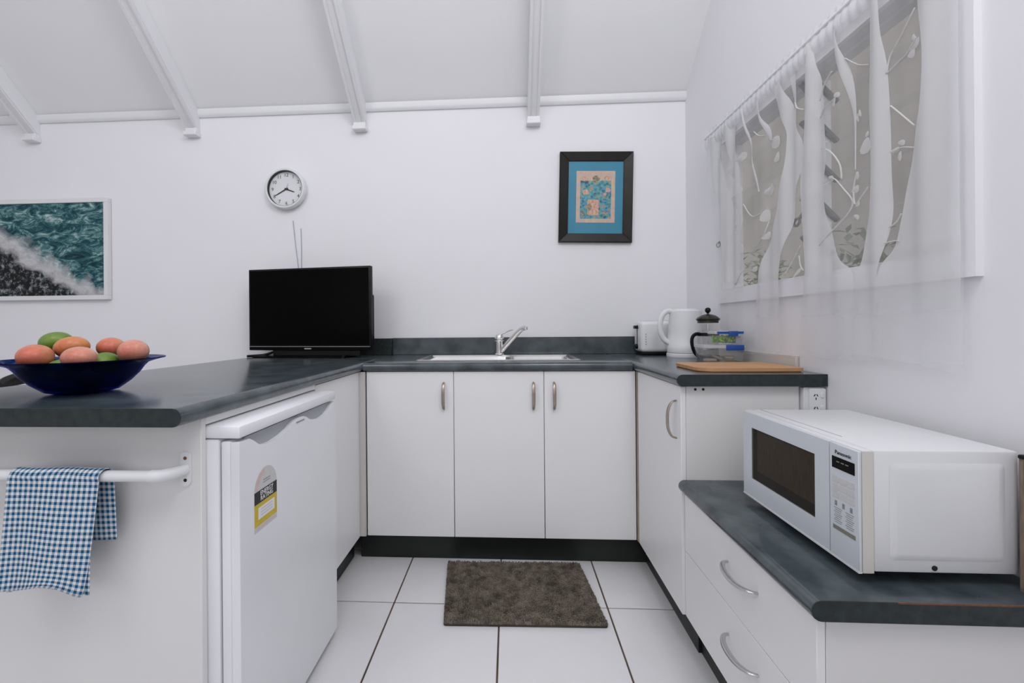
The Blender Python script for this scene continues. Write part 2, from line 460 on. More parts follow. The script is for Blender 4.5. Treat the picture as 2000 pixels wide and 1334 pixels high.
# right wall with the window opening
WY0, WY1, WZ0, WZ1 = 1.044, 2.10, 1.208, 1.885
bm = bmesh.new()
def ztop(y): return ZC + 0.12 + SL * (YW - y)
XO = XW + 0.07
add_prism(bm, [(YB, 0), (WY0, 0), (WY0, ztop(WY0) if WY0 > 0 else 5), (0, ztop(0)), (YB, ztop(0) + SL * YB)], 0, XW, XO)
add_prism(bm, [(WY1, 0), (YW, 0), (YW, ztop(YW)), (WY1, ztop(WY1))], 0, XW, XO)
add_prism(bm, [(WY0, 0), (WY1, 0), (WY1, WZ0), (WY0, WZ0)], 0, XW, XO)
add_prism(bm, [(WY0, WZ1), (WY1, WZ1), (WY1, ztop(WY1)), (WY0, ztop(WY0))], 0, XW, XO)
struct(finish('wall_right', bm, 'wall'), 'plain white right wall with the curtained window', 'wall')

# the rest of the room: solid left wall, low unseen wall behind the viewer, open above for light
struct(box('wall_left', (XLEFT - 0.1, YB - 0.1, 0), (XLEFT, YW + 0.1, 5.0), 'wall'), 'plain white left wall beyond the photo', 'wall')
struct(box('wall_front', (XLEFT, YB - 0.1, 0), (XW + 0.12, YB, 1.0), 'wall'), 'low white wall behind the viewer, unseen, open above for light', 'wall')

# ceiling: pitched lining rising towards the viewer to a ridge, then falling again
bm = bmesh.new()
add_prism(bm, [(YW + 0.1, ZC - SL * 0.1), (0, ZC + SL * YW), (YB, ZC + SL * (YW + YB)), (YB, ZC + SL * (YW + YB) + 0.06), (0, ZC + SL * YW + 0.06), (YW + 0.1, ZC - SL * 0.1 + 0.06)], 0, XLEFT, XW + 0.12)
ceil = struct(finish('ceiling', bm, 'ceiling'), 'white raked ceiling crossed by exposed white rafters', 'ceiling')
RX = [-3.872, -2.866, -1.860, -0.851, 0.1475]
RW, RD = 0.066, 0.124
bm = bmesh.new()
z0 = ZC - RD
add_prism(bm, [(YW, z0), (0.0, z0 + SL * YW), (0.0, ZC + SL * YW - 0.001), (YW, ZC - 0.001)], 0, -RW / 2, RW / 2)
# beaded lower edges
for s in (-1, 1):
    add_prism(bm, [(YW, z0 - 0.012), (0.0, z0 + SL * YW - 0.012), (0.0, z0 + SL * YW + 0.004), (YW, z0 + 0.004)], 0, s * RW / 2 - s * 0.014, s * RW / 2)
raf = finish('rafter', bm, 'trim', ceil)
bm = bmesh.new(); add_box(bm, (-RW / 2 - 0.006, YW - 0.050, z0 - 0.026), (RW / 2 + 0.006, YW, z0 - 0.002), 0.003, 1)
add_box(bm, (-RW / 2 - 0.002, YW - 0.036, z0 - 0.004), (RW / 2 + 0.002, YW, z0 + 0.02), 0.002, 1)
cap = finish('end_block', bm, 'trim', raf)
for k, x in enumerate(RX):
    if k == 0: raf.location.x = x; continue
    r = raf.copy(); C.objects.link(r); r.location.x = x
    c = cap.copy(); C.objects.link(c); c.parent = r
# cornice pieces between the rafters
xs = [XLEFT] + RX + [XW]
for k in range(len(xs) - 1):
    a = xs[k] + (RW / 2 if k else 0); b = xs[k + 1] - (RW / 2 if k < len(xs) - 2 else 0)
    q = ZC - 0.003
    o = prism('trim_%d' % (k + 1), [(YW, q - 0.030), (YW - 0.010, q - 0.030), (YW - 0.018, q - 0.022), (YW - 0.022, q - 0.012), (YW - 0.022, q + 0.016), (YW, q - 0.002)], 0, a, b, 'trim')
    struct(o, 'white cornice strip at the top of the back wall, %s' % ('far left of the photo', 'left of the second rafter', 'above the ocean picture', 'above the clock', 'above the sink', 'above the framed teal print')[k], 'trim')

# ------------------------------------------------------------------ window in the right wall
win = bpy.data.objects.new('window_1', None); C.objects.link(win); win.location = (XW, (WY0 + WY1) / 2, WZ0)
struct(win, 'louvre window with white frame behind the sheer curtain', 'window')
aw = 0.052
def arch(name, pts):
    prism(name, pts, 0, XW - 0.016, XW, 'wall', win)
arch('architrave', [(WY0, WZ0), (WY1, WZ0), (WY1 + aw, WZ0 - aw), (WY0 - aw, WZ0 - aw)])
arch('architrave', [(WY0, WZ1), (WY0 - aw, WZ1 + aw), (WY1 + aw, WZ1 + aw), (WY1, WZ1)])
arch('architrave', [(WY0, WZ0), (WY0 - aw, WZ0 - aw), (WY0 - aw, WZ1 + aw), (WY0, WZ1)])
arch('architrave', [(WY1, WZ0), (WY1, WZ1), (WY1 + aw, WZ1 + aw), (WY1 + aw, WZ0 - aw)])
box('window_sill', (XW - 0.010, WY0 - 0.004, WZ0 - 0.004), (XO, WY1 + 0.004, WZ0 + 0.012), 'trim', win, 0.002, 1)
bm = bmesh.new()
add_box(bm, (XW + 0.035, WY0, WZ0 + 0.012), (XO, WY0 + 0.012, WZ1)); add_box(bm, (XW + 0.035, WY1 - 0.012, WZ0 + 0.012), (XO, WY1, WZ1))
add_box(bm, (XW + 0.035, WY0, WZ1 - 0.010), (XO, WY1, WZ1))
finish('window_frame', bm, 'trim', win)
YM = 1.552
box('mullion', (XW + 0.03, YM - 0.016, WZ0 + 0.012), (XW + 0.075, YM + 0.016, WZ1 - 0.02), 'trim', win, 0.002, 1)
zc = [1.312, 1.442, 1.572, 1.702, 1.832]
bl = None
for (ya, yb) in ((WY0 + 0.022, YM - 0.018), (YM + 0.018, WY1 - 0.022)):
    for z in zc:
        bm = bmesh.new(); add_box(bm, (-0.070, ya, -0.0025), (0.070, yb, 0.0025))
        bmesh.ops.transform(bm, matrix=Matrix.Translation((XW + 0.045, 0, z)) @ Matrix.Rotation(math.radians(47), 4, 'Y'), verts=bm.verts)
        finish('louvre_blade', bm, 'pane', win)
    for z in zc:
        for y in ([ya + 0.006] if ya > YM else [ya + 0.006, yb - 0.006]):
            bm = bmesh.new(); add_box(bm, (-0.062, y - 0.008, -0.008), (0.062, y + 0.008, 0.008), 0.003, 1)
            bmesh.ops.transform(bm, matrix=Matrix.Translation((XW + 0.045, 0, z)) @ Matrix.Rotation(math.radians(47), 4, 'Y'), verts=bm.verts)
            finish('blade_clip', bm, 'louvre_metal', win)
lev = tube('louvre_lever', [(XW + 0.020, YM - 0.02, 1.49), (XW + 0.006, YM - 0.005, 1.455), (XW - 0.004, YM + 0.020, 1.418)], 0.007, 'louvre_metal', win, n=8)
bm = bmesh.new()
add_tube(bm, [(XW - 0.004 + 0.004 * math.cos(a), YM + 0.040 + 0.022 * math.cos(a), 1.408 + 0.012 * math.sin(a)) for a in [2 * PI * k / 12 for k in range(13)]], 0.0045, n=6, sub=2)
finish('pull_ring', bm, 'louvre_metal', lev, smooth=True)
settle(win)

# outside: weathered rendered wall across a side path, a shrub in front of it
tag(box('boundary_wall', (2.55, -0.8, -0.3), (2.70, 6.5, 3.6), 'outside_wall'), 'weathered tan rendered wall outside beyond the window', 'wall')
tag(box('side_path', (XO + 0.02, -0.8, -0.35), (2.55, 6.5, -0.3), 'outside_ground'), 'grey-brown ground outside between house and rendered wall', 'ground')
def shrub(x, y, h, r, label):
    t = thing('shrub', label, 'shrub', (x, y, -0.299), group='shrubs beyond the window')
    bm = bmesh.new()
    add_tube(bm, [(0, 0, 0), (0.02, 0.01, h * 0.5), (0.0, 0.03, h * 0.85)], lambda q: 0.02 * (1 - 0.7 * q), n=7)
    finish('stem', bm, 'bark', t, smooth=True)
    bm = bmesh.new()
    for _ in range(420):
        a = random.uniform(0, 2 * PI); b = random.uniform(-1, 1); rr = r * random.uniform(0.35, 1)
        p = Vector((rr * math.cos(a) * math.sqrt(1 - b * b) * 0.8, rr * math.sin(a) * math.sqrt(1 - b * b), h * 0.72 + rr * b * 1.2))
        mtx = Matrix.Translation(p) @ Matrix.Rotation(random.uniform(0, 6.3), 4, 'Z') @ Matrix.Rotation(random.uniform(-1, 1), 4, 'X')
        L, W = random.uniform(0.05, 0.09), random.uniform(0.012, 0.022)
        vs = [bm.verts.new(mtx @ Vector(c)) for c in ((0, 0, 0), (W, L * 0.45, 0.006), (0, L, 0), (-W, L * 0.45, 0.006))]
        bm.faces.new(vs)
    f = finish('foliage', bm, 'outside_leaf', t); f['kind'] = 'stuff'
shrub(1.90, 3.5, 2.15, 0.34, 'green leafy shrub seen through the lower left of the window')
shrub(1.85, 2.36, 2.10, 0.30, 'green leafy shrub seen through the lower right of the window')

# ================================================================== benches and cabinets
ZT, TH = 0.900, 0.038
YD, XP, XR = 1.9776, -0.675, 0.552
XL0 = -0.6477

def slab_profile(edge, far, z1, z0, sgn):
    """bench section: rounded nose at `edge`, square at `far`; sgn=+1 when the nose points to +"""
    r = 0.0185; pts = []
    for k in range(9):
        a = PI / 2 - PI * k / 8
        pts.append((edge - sgn * r + sgn * r * math.cos(a), (z1 + z0) / 2 + (z1 - z0) / 2 * math.sin(a)))
    return pts + [(far, z0), (far, z1)]

wt = thing('worktop', 'u-shaped dark blue-grey laminate worktop running under sink, television and fruit bowl', 'worktop', (0.0, 2.2, ZT))
prism('peninsula_slab', slab_profile(XP + 0.020, -1.4208, ZT, ZT - TH, 1), 1, 0.855, YW - 0.001, 'laminate', wt)
SX0, SX1, SY0, SY1 = -0.432, 0.321, 2.085, 2.490        # sink cut-out
bm = bmesh.new()
add_prism(bm, slab_profile(YD - 0.020, SY0, ZT, ZT - TH, -1), 0, XP + 0.020, XR - 0.020)
add_box(bm, (XP + 0.020, SY0, ZT - TH), (SX0, YW - 0.001, ZT)); add_box(bm, (SX1, SY0, ZT - TH), (XR - 0.020, YW - 0.001, ZT))
add_box(bm, (SX0, SY1, ZT - TH), (SX1, YW - 0.001, ZT))
finish('sink_run_slab', bm, 'laminate', wt, smooth='auto')
prism('kettle_run_slab', slab_profile(XR - 0.020, XW - 0.001, ZT, ZT - TH, -1), 1, 1.4542, YW - 0.001, 'laminate', wt)
prism('end_edge_strip', slab_profile(XP + 0.020, -1.4208, ZT - 0.0003, ZT - TH + 0.0003, 1), 1, 0.8535, 0.855, 'laminate_edge', wt)
prism('end_edge_strip', slab_profile(XR - 0.020, XW - 0.001, ZT - 0.0003, ZT - TH + 0.0003, -1), 1, 1.4527, 1.4542, 'laminate_edge', wt)
settle(wt)
tag(box('backsplash', (-0.672, YW - 0.020, ZT), (XW - 0.022, YW - 0.001, ZT + 0.0967), 'laminate', None, 0.002, 1), 'long dark laminate backsplash strip behind the sink', 'backsplash')
tag(box('backsplash', (-1.10, YW - 0.042, ZT), (-0.672, YW - 0.001, ZT + 0.0950), 'laminate_edge', None, 0.002, 1), 'short dark backsplash piece half hidden by the television', 'backsplash')
tag(box('side_upstand', (XW - 0.012, 1.590, ZT), (XW - 0.001, YW - 0.021, ZT + 0.050), 'warm_plastic', None, 0.002, 1), 'low beige upstand along the right wall behind the chopping board', 'upstand')

def handle(parent, a, b, out, m='nickel', name='handle', drop=(0, 0, 0)):
    """bow handle between feet a and b, arched along `out`"""
    a, b, out, d = Vector(a), Vector(b), Vector(out), Vector(drop)
    pts = [a, a + out * 0.55 + (b - a) * 0.06, a + out * 0.92 + (b - a) * 0.25 + d * 0.6, (a + b) / 2 + out + d, a + out * 0.92 + (b - a) * 0.75 + d * 0.6, b + out * 0.55 - (b - a) * 0.06, b]
    bm = bmesh.new()
    add_tube(bm, pts, lambda t: 0.0042 + 0.0036 * math.sin(PI * t), n=10, flat=0.62)
    return finish(name, bm, m, parent, smooth='auto')

def carcass(t, lo, hi, open_axis):
    """panel box without its top and its front"""
    bm = bmesh.new(); w = 0.016
    x0, y0, z0 = lo; x1, y1, z1 = hi
    add_box(bm, (x0, y0, z0), (x1, y1, z0 + w))
    if open_axis == 'y':
        add_box(bm, (x0, y0, z0 + w), (x0 + w, y1, z1)); add_box(bm, (x1 - w, y0, z0 + w), (x1, y1, z1))
        add_box(bm, (x0 + w, y1 - w, z0 + w), (x1 - w, y1, z1))
    return finish('carcass', bm, 'carcass', t)

ZB = 0.1214
ZTD = ZT - TH - 0.003
# single-door unit left of the sink
seams = (XL0, -0.2498, 0.1509, 0.549)
def door(t, x0, x1, hx, hname='handle'):
    d = box('door', (x0 + 0.0012, YD, ZB), (x1 - 0.0012, YD + 0.016, ZTD), 'cabinet', t, 0.0012, 1)
    h = handle(d, (hx, YD, 0.690), (hx, YD, 0.811), (0, -0.028, 0)); h['label'] = 'brushed nickel bow handle'
    return d
t = thing('base_cabinet', 'white single-door cabinet under the worktop nearest the fridge corner', 'cabinet', (-0.45, 2.24, 0))
carcass(t, (seams[0] + 0.002, YD + 0.017, ZB), (seams[1] - 0.001, YW - 0.03, ZT - TH - 0.001), 'y')
door(t, seams[0] + 0.002, seams[1], -0.2935)
box('kickboard', (-0.6900, YD + 0.0496, 0), (seams[1], YD + 0.062, ZB - 0.001), 'kick', t)
settle(t)
t = thing('sink_cabinet', 'white double-door cabinet below the sink with two bow handles', 'cabinet', (0.15, 2.24, 0))
carcass(t, (seams[1] + 0.001, YD + 0.017, ZB), (seams[3] - 0.002, YW - 0.03, ZT - TH - 0.001), 'y')
door(t, seams[1], seams[2], 0.1045)
door(t, seams[2], seams[3], 0.1950)
box('kickboard', (seams[1], YD + 0.0496, 0), (0.6010, YD + 0.062, ZB - 0.001), 'kick', t)
settle(t)

# corner unit beside the fridge
t = thing('corner_cabinet', 'white corner cabinet with plain door between fridge and sink run', 'cabinet', (-0.95, 2.0, 0))
bm = bmesh.new()
add_box(bm, (-1.22, 1.516, ZB), (XP - 0.017, YW - 0.03, ZB + 0.016)); add_box(bm, (-1.22, 1.516, ZB + 0.016), (XP - 0.017, 1.532, ZT - TH - 0.001))
add_box(bm, (-1.22, 1.532, ZB + 0.016), (-1.204, YW - 0.03, ZT - TH - 0.001))
finish('carcass', bm, 'carcass', t)
box('door', (XP - 0.016, 1.516, ZB), (XP, YD - 0.014, ZTD), 'cabinet', t, 0.0012, 1)
f = box('filler_strip', (XP - 0.016, YD - 0.011, ZB), (XL0 - 0.001, YD + 0.004, ZTD), 'warm_plastic', t, 0.001, 1); f['label'] = 'beige filler strip in the inner corner'
box('kickboard', (XP - 0.062, 1.516, 0), (XP - 0.0496, YD + 0.0490, ZB - 0.001), 'kick', t)
settle(t)

# peninsula end panel, rail over the fridge and rear panel
t = thing('peninsula_frame', 'plain white end and back panels carrying the peninsula worktop', 'cabinet panel', (-1.0, 1.0, 0))
box('end_panel', (-1.30, 0.939, 0), (XP, 0.955, ZT - TH), 'panel_white', t, 0.001, 1)
box('top_rail', (XP - 0.016, 0.955, 0.8455), (XP, 1.514, ZT - TH), 'cabinet', t, 0.001, 1)
box('back_panel', (-1.30, 0.955, 0), (-1.284, YW - 0.005, ZT - TH), 'panel_white', t)
settle(t)

# right-hand corner unit
t = thing('tall_corner_cabinet', 'white one-door cabinet under the kettle and chopping board', 'cabinet', (0.75, 1.75, 0))
bm = bmesh.new()
add_box(bm, (XR + 0.017, 1.491, ZB), (0.96, YW - 0.03, ZB + 0.016)); add_box(bm, (0.944, 1.491, ZB + 0.016), (0.96, YW - 0.03, ZT - TH - 0.001))
finish('carcass', bm, 'carcass', t)
d = box('door', (XR, 1.4745, ZB), (XR + 0.016, YD - 0.022, ZTD), 'cabinet', t, 0.0012, 1)
h = handle(d, (XR, 1.512, 0.683), (XR, 1.512, 0.808), (-0.030, 0, 0)); h['label'] = 'brushed nickel bow handle'
f = box('filler_strip', (XR - 0.002, YD - 0.018, ZB), (XR + 0.014, YD - 0.002, ZTD), 'carcass', t)
e = box('end_panel', (XR + 0.017, 1.4745, ZB), (0.9210, 1.4900, ZT - TH - 0.001), 'panel_white', t, 0.001, 1)
for x in (0.598, 0.623):
    bm = bmesh.new(); add_lathe(bm, [(0.0, -0.0012), (0.0042, -0.0012), (0.0042, 0.002)], (x, 1.4745, 0.850), n=12, axis=1)
    finish('screw_hole', bm, 'dark_hole', e)
box('filler_strip', (0.9225, 1.483, 0), (XW - 0.001, 1.497, ZT - TH - 0.001), 'panel_white', t)
box('kickboard', (XR + 0.0496, 1.4745, 0), (XR + 0.062, YD + 0.0490, ZB - 0.001), 'kick', t)
settle(t)

# low drawer unit and its bench
XQ, ZQ, YQ = 0.5614, 0.5579, 0.8384
t = thing('low_worktop', 'lower dark blue-grey laminate bench carrying the microwave', 'worktop', (0.77, 1.15, ZQ))
prism('slab', slab_profile(XQ - 0.020, XW - 0.001, ZQ, ZQ - TH, -1), 1, YQ, 1.4725, 'laminate', t)
prism('end_edge_strip', slab_profile(XQ - 0.020, XW - 0.001, ZQ - 0.0003, ZQ - TH + 0.0003, -1), 1, YQ - 0.0015, YQ, 'laminate_edge', t)
w_ = box('worn_edge', (0.690, YQ - 0.0018, ZQ - 0.0022), (XW - 0.002, YQ + 0.0004, ZQ + 0.0003), 'rust', t); w_['label'] = 'worn brown line along the front arris'
settle(t)
t = thing('drawer_unit', 'low white two-drawer unit below the microwave bench', 'drawers', (0.77, 1.15, 0))
zq = ZQ - TH - 0.003
bm = bmesh.new()
add_box(bm, (XQ + 0.017, YQ + 0.034, ZB), (0.97, 1.472, ZB + 0.016)); add_box(bm, (0.954, YQ + 0.034, ZB + 0.016), (0.97, 1.472, zq)); add_box(bm, (XQ + 0.017, 1.456, ZB + 0.016), (0.954, 1.472, zq))
finish('carcass', bm, 'carcass', t)
zm = 0.330
for za, zb, hz in ((ZB, zm - 0.001, 0.256), (zm + 0.001, zq, 0.444)):
    d = box('drawer', (XQ, YQ + 0.0165, za), (XQ + 0.016, 1.472, zb), 'cabinet', t, 0.0012, 1)
    h = handle(d, (XQ, 1.050, hz), (XQ, 1.190, hz), (-0.030, 0, 0), 'silver_handle', drop=(0, 0, -0.006)); h['label'] = 'silver bow handle'
box('end_panel', (XQ + 0.017, YQ + 0.0165, 0), (XW - 0.002, YQ + 0.0325, zq + 0.002), 'panel_white', t, 0.001, 1)
box('kickboard', (XQ + 0.0496, YQ + 0.034, 0), (XQ + 0.062, 1.472, ZB - 0.001), 'kick', t)
settle(t)

# ------------------------------------------------------------------ fridge
FX, FY0, FY1 = -0.600, 0.9575, 1.505
t = thing('bar_fridge', 'white bar fridge under the peninsula worktop', 'fridge', (-0.86, 1.23, 0))
box('body', (-1.12, FY0, 0.02), (FX - 0.047, FY1, 0.812), 'fridge_white', t, 0.006)
top = box('top_cap', (-1.12, FY0 - 0.001, 0.813), (FX + 0.002, FY1 + 0.001, 0.842), 'fridge_white', t, 0.007)
for y in (FY0 + 0.05, FY1 - 0.05):
    for x in (-1.07, FX - 0.10):
        lathe('foot', [(0.016, 0), (0.018, 0.004), (0.018, 0.02)], 'black_plastic', t, (x, y, 0), n=14)
d = box('door', (FX - 0.043, FY0, 0.028), (FX - 0.020, FY1, 0.807), 'fridge_white', t, 0.004)
# shaped outer skin: two finger scoops either side of the badge tab
edge = [(FY0, 0.806), (0.996, 0.805), (1.012, 0.797), (1.035, 0.782), (1.065, 0.774), (1.10, 0.772), (1.145, 0.777), (1.185, 0.786), (1.210, 0.797), (1.232, 0.803), (1.265, 0.803), (1.285, 0.797), (1.305, 0.786), (1.345, 0.776), (1.385, 0.772), (1.425, 0.775), (1.455, 0.785), (1.472, 0.797), (1.485, 0.805), (FY1, 0.806)]
prism('door_skin', [(FY0, 0.028)] + edge + [(FY1, 0.028)], 0, FX - 0.020, FX, 'fridge_white', d)
box('finger_recess', (FX - 0.0199, 1.000, 0.765), (FX - 0.0150, 1.480, 0.8065), 'fridge_recess', d)
box('gasket', (FX - 0.0475, FY0 + 0.006, 0.034), (FX - 0.0425, FY1 - 0.006, 0.800), 'grey_plastic', t)
b_ = box('badge', (FX, 1.222, 0.7905), (FX + 0.0012, 1.270, 0.7945), 'grey_plastic', d); b_['label'] = 'small grey maker badge'
# energy rating sticker
def disc_half(y, z, r, n=16): return [(y + r * math.cos(PI * k / n), z + r * math.sin(PI * k / n)) for k in range(n + 1)]
st = prism('energy_sticker', [(1.113, 0.575), (1.113, 0.671)] + disc_half(1.063, 0.671, 0.050)[1:-1] + [(1.013, 0.671), (1.013, 0.575)], 0, FX, FX + 0.0006, 'label_pale', t, smooth=False)
st['label'] = 'black and yellow energy rating sticker'
arc = [PI * (0.55 + 0.42 * k / 16) for k in range(17)]
prism('rating_arc', [(1.063 + 0.049 * math.cos(a), 0.671 + 0.049 * math.sin(a)) for a in arc] + [(1.063 + 0.034 * math.cos(a), 0.671 + 0.034 * math.sin(a)) for a in arc[::-1]], 0, FX + 0.0006, FX + 0.0009, 'label_pink', st, smooth=False)
box('black_band', (FX + 0.0006, 1.013, 0.6415), (FX + 0.0010, 1.113, 0.6710), 'label_black', st)
box('yellow_band', (FX + 0.0006, 1.013, 0.5890), (FX + 0.0010, 1.113, 0.6410), 'label_yellow', st)
box('white_box', (FX + 0.0010, 1.028, 0.6030), (FX + 0.0013, 1.101, 0.6310), 'paper_white', st)
faceX = Matrix(((0, 0, 1, 0), (1, 0, 0, 0), (0, 1, 0, 0), (0, 0, 0, 1)))     # text lying in Y-Z, read from +X
for s, z in (('ENERGY', 0.6625), ('RATING', 0.6500)):
    text('rating_lettering', s, 0.0155, 'paper_white', st, Matrix.Translation((FX + 0.0013, 1.066, z)) @ faceX)
for z in (0.623, 0.616, 0.609): box('small_print', (FX + 0.0013, 1.040, z), (FX + 0.0015, 1.090, z + 0.003), 'label_pale', st)
box('small_print', (FX + 0.0006, 1.016, 0.581), (FX + 0.0009, 1.110, 0.584), 'label_pink', st)
for z in (0.684, 0.690): box('small_print', (FX + 0.0006, 1.050, z), (FX + 0.0009, 1.082, z + 0.002), 'label_print', st)
settle(t)

# woven trunks, vines and leaves of the curtain as (y, z) positions on the cloth
TRUNKS = {
  'T1': [(1.233, 1.952, 1.196, 1.923), (1.233, 1.913, 1.196, 1.886), (1.234, 1.829, 1.193, 1.802), (1.232, 1.75, 1.184, 1.722), (1.236, 1.642, 1.18, 1.614), (1.232, 1.549, 1.178, 1.526), (1.23, 1.457, 1.177, 1.439), (1.239, 1.362, 1.172, 1.345), (1.254, 1.3, 1.182, 1.285), (1.271, 1.23, 1.203, 1.22), (1.293, 1.186, 1.211, 1.177)],
  'T2': [(1.097, 1.882, 1.004, 1.809), (1.094, 1.811, 1.005, 1.746), (1.08, 1.733, 1.005, 1.684), (1.077, 1.658, 1.005, 1.615), (1.085, 1.566, 1.005, 1.526), (1.1, 1.516, 1.003, 1.473), (1.113, 1.452, 1.004, 1.411), (1.13, 1.387, 1.005, 1.348), (1.145, 1.32, 1.005, 1.285), (1.166, 1.251, 1.004, 1.222), (1.203, 1.201, 1.005, 1.175)],
  'T3': [(1.471, 1.923, 1.448, 1.909), (1.477, 1.88, 1.443, 1.86), (1.481, 1.835, 1.428, 1.805), (1.485, 1.742, 1.413, 1.707), (1.494, 1.66, 1.403, 1.621), (1.507, 1.593, 1.399, 1.553), (1.518, 1.508, 1.416, 1.476), (1.513, 1.426, 1.406, 1.399), (1.508, 1.353, 1.376, 1.326), (1.497, 1.263, 1.338, 1.24), (1.498, 1.216, 1.302, 1.193)],
  'T4': [(1.669, 1.92, 1.604, 1.886), (1.633, 1.832, 1.565, 1.798), (1.593, 1.735, 1.534, 1.709), (1.591, 1.675, 1.498, 1.637), (1.601, 1.603, 1.505, 1.568), (1.63, 1.535, 1.543, 1.508), (1.653, 1.445, 1.557, 1.421), (1.7, 1.366, 1.598, 1.346), (1.766, 1.247, 1.642, 1.232)],
  'T5': [(2.184, 1.951, 2.097, 1.914), (2.149, 1.775, 2.03, 1.734), (2.103, 1.59, 1.968, 1.554), (2.059, 1.412, 1.92, 1.387), (2.039, 1.245, 1.932, 1.234)],
  'T6': [(2.017, 1.87, 1.942, 1.839), (1.965, 1.711, 1.895, 1.687), (1.917, 1.541, 1.878, 1.531), (1.94, 1.391, 1.89, 1.382), (1.974, 1.239, 1.912, 1.233)],
  'S1': [(1.86, 1.854, 1.849, 1.849), (1.811, 1.706, 1.797, 1.701), (1.761, 1.566, 1.748, 1.562)],
  'S2': [(1.572, 1.868, 1.551, 1.857), (1.56, 1.803, 1.542, 1.795), (1.55, 1.741, 1.544, 1.738)],
  'S3': [(1.369, 1.904, 1.345, 1.888), (1.336, 1.791, 1.309, 1.775), (1.31, 1.679, 1.292, 1.67), (1.3, 1.605, 1.291, 1.601), (1.297, 1.487, 1.292, 1.486)],
  'S4': [(1.76, 1.857, 1.737, 1.846), (1.725, 1.794, 1.702, 1.784), (1.704, 1.739, 1.685, 1.731)],
}
VINES = [
  [(1.101, 1.799), (1.14, 1.761), (1.176, 1.729), (1.183, 1.69)],
  [(1.183, 1.69), (1.162, 1.702), (1.124, 1.707), (1.095, 1.726)],
  [(1.177, 1.606), (1.142, 1.568), (1.103, 1.523)],
  [(1.171, 1.483), (1.143, 1.487), (1.107, 1.473)],
  [(1.318, 1.811), (1.278, 1.769), (1.237, 1.745)],
  [(1.37, 1.803), (1.412, 1.782), (1.434, 1.748)],
  [(1.434, 1.695), (1.402, 1.71), (1.352, 1.714)],
  [(1.425, 1.6), (1.373, 1.565), (1.335, 1.515), (1.331, 1.471)],
  [(1.405, 1.484), (1.364, 1.486), (1.326, 1.441), (1.304, 1.4), (1.318, 1.369), (1.376, 1.333), (1.439, 1.301)],
  [(1.868, 1.548), (1.797, 1.48), (1.714, 1.487)],
  [(1.826, 1.341), (1.731, 1.39), (1.707, 1.44)],
  [(1.943, 1.225), (1.883, 1.27), (1.836, 1.284), (1.783, 1.277)],
  [(1.281, 1.475), (1.299, 1.44), (1.295, 1.391), (1.265, 1.403), (1.24, 1.421)],
  [(1.783, 1.806), (1.75, 1.777), (1.718, 1.763)],
  [(1.552, 1.804), (1.527, 1.772), (1.488, 1.748)],
  [(1.6, 1.227), (1.559, 1.281), (1.521, 1.315)],
  [(1.527, 1.284), (1.522, 1.251), (1.503, 1.232)],
  [(1.18, 1.3), (1.158, 1.311), (1.145, 1.326)],
  [(1.191, 1.262), (1.17, 1.264), (1.152, 1.261)],
]
LEAVES = [
  (1.098,1.711,0.0240,0.0120),
  (1.111,1.697,0.0140,0.0130),
  (1.104,1.729,0.0070,0.0170),
  (1.143,1.499,0.0170,0.0080),
  (1.164,1.489,0.0200,0.0070),
  (1.149,1.468,0.0090,0.0150),
  (1.344,1.720,0.0190,0.0090),
  (1.357,1.706,0.0140,0.0150),
  (1.689,1.551,0.0440,0.0250),
  (1.247,1.532,0.0270,0.0250),
  (1.243,1.563,0.0100,0.0080),
  (1.650,1.708,0.0510,0.0260),
  (1.636,1.650,0.0230,0.0190),
  (1.881,1.742,0.0450,0.0200),
  (1.290,1.430,0.0220,0.0130),
  (1.283,1.465,0.0120,0.0140),
  (1.287,1.353,0.0170,0.0080),
  (1.722,1.462,0.0310,0.0280),
  (1.715,1.387,0.0280,0.0160),
  (1.791,1.273,0.0300,0.0130),
  (1.367,1.273,0.0220,0.0100),
  (1.282,1.387,0.0130,0.0090),
  (1.541,1.229,0.0350,0.0080),
  (1.280,1.623,0.0070,0.0170),
  (1.269,1.631,0.0070,0.0140),
  (1.374,1.489,0.0180,0.0090),
]

# ------------------------------------------------------------------ towel rail and tea towel
RY, RZ = 0.890, 0.752
t = thing('towel_rail', 'white towel rail screwed to the peninsula end panel', 'towel rail', (-0.95, 0.939, RZ))
tube('bar', [(-1.26, RY, RZ), (-0.745, RY, RZ)], 0.0115, 'white_plastic', t, n=16)
for sx, xe in ((1, -0.708), (-1, -1.297)):
    br = tube('bracket', [(xe - sx * 0.040, RY, RZ), (xe - sx * 0.026, RY + 0.001, RZ), (xe - sx * 0.012, RY + 0.012, RZ + 0.001), (xe - sx * 0.003, RY + 0.030, RZ + 0.001), (xe, 0.9355, RZ + 0.001)], lambda q: 0.0135 - 0.002 * q, 'white_plastic', t, n=14)
    prism('plate', rounded_rect(xe - 0.011, xe + 0.011, RZ - 0.036, RZ + 0.038, 0.010), 1, 0.9345, 0.9388, 'white_plastic', br)
    for z, mm in ((RZ + 0.025, 'rust'), (RZ - 0.023, 'dark_hole')):
        lathe('screw', [(0.0, -0.0012), (0.0038, -0.0006), (0.0038, 0.001)], mm, br, (xe, 0.9343, z), n=10, axis=1)
settle(t)

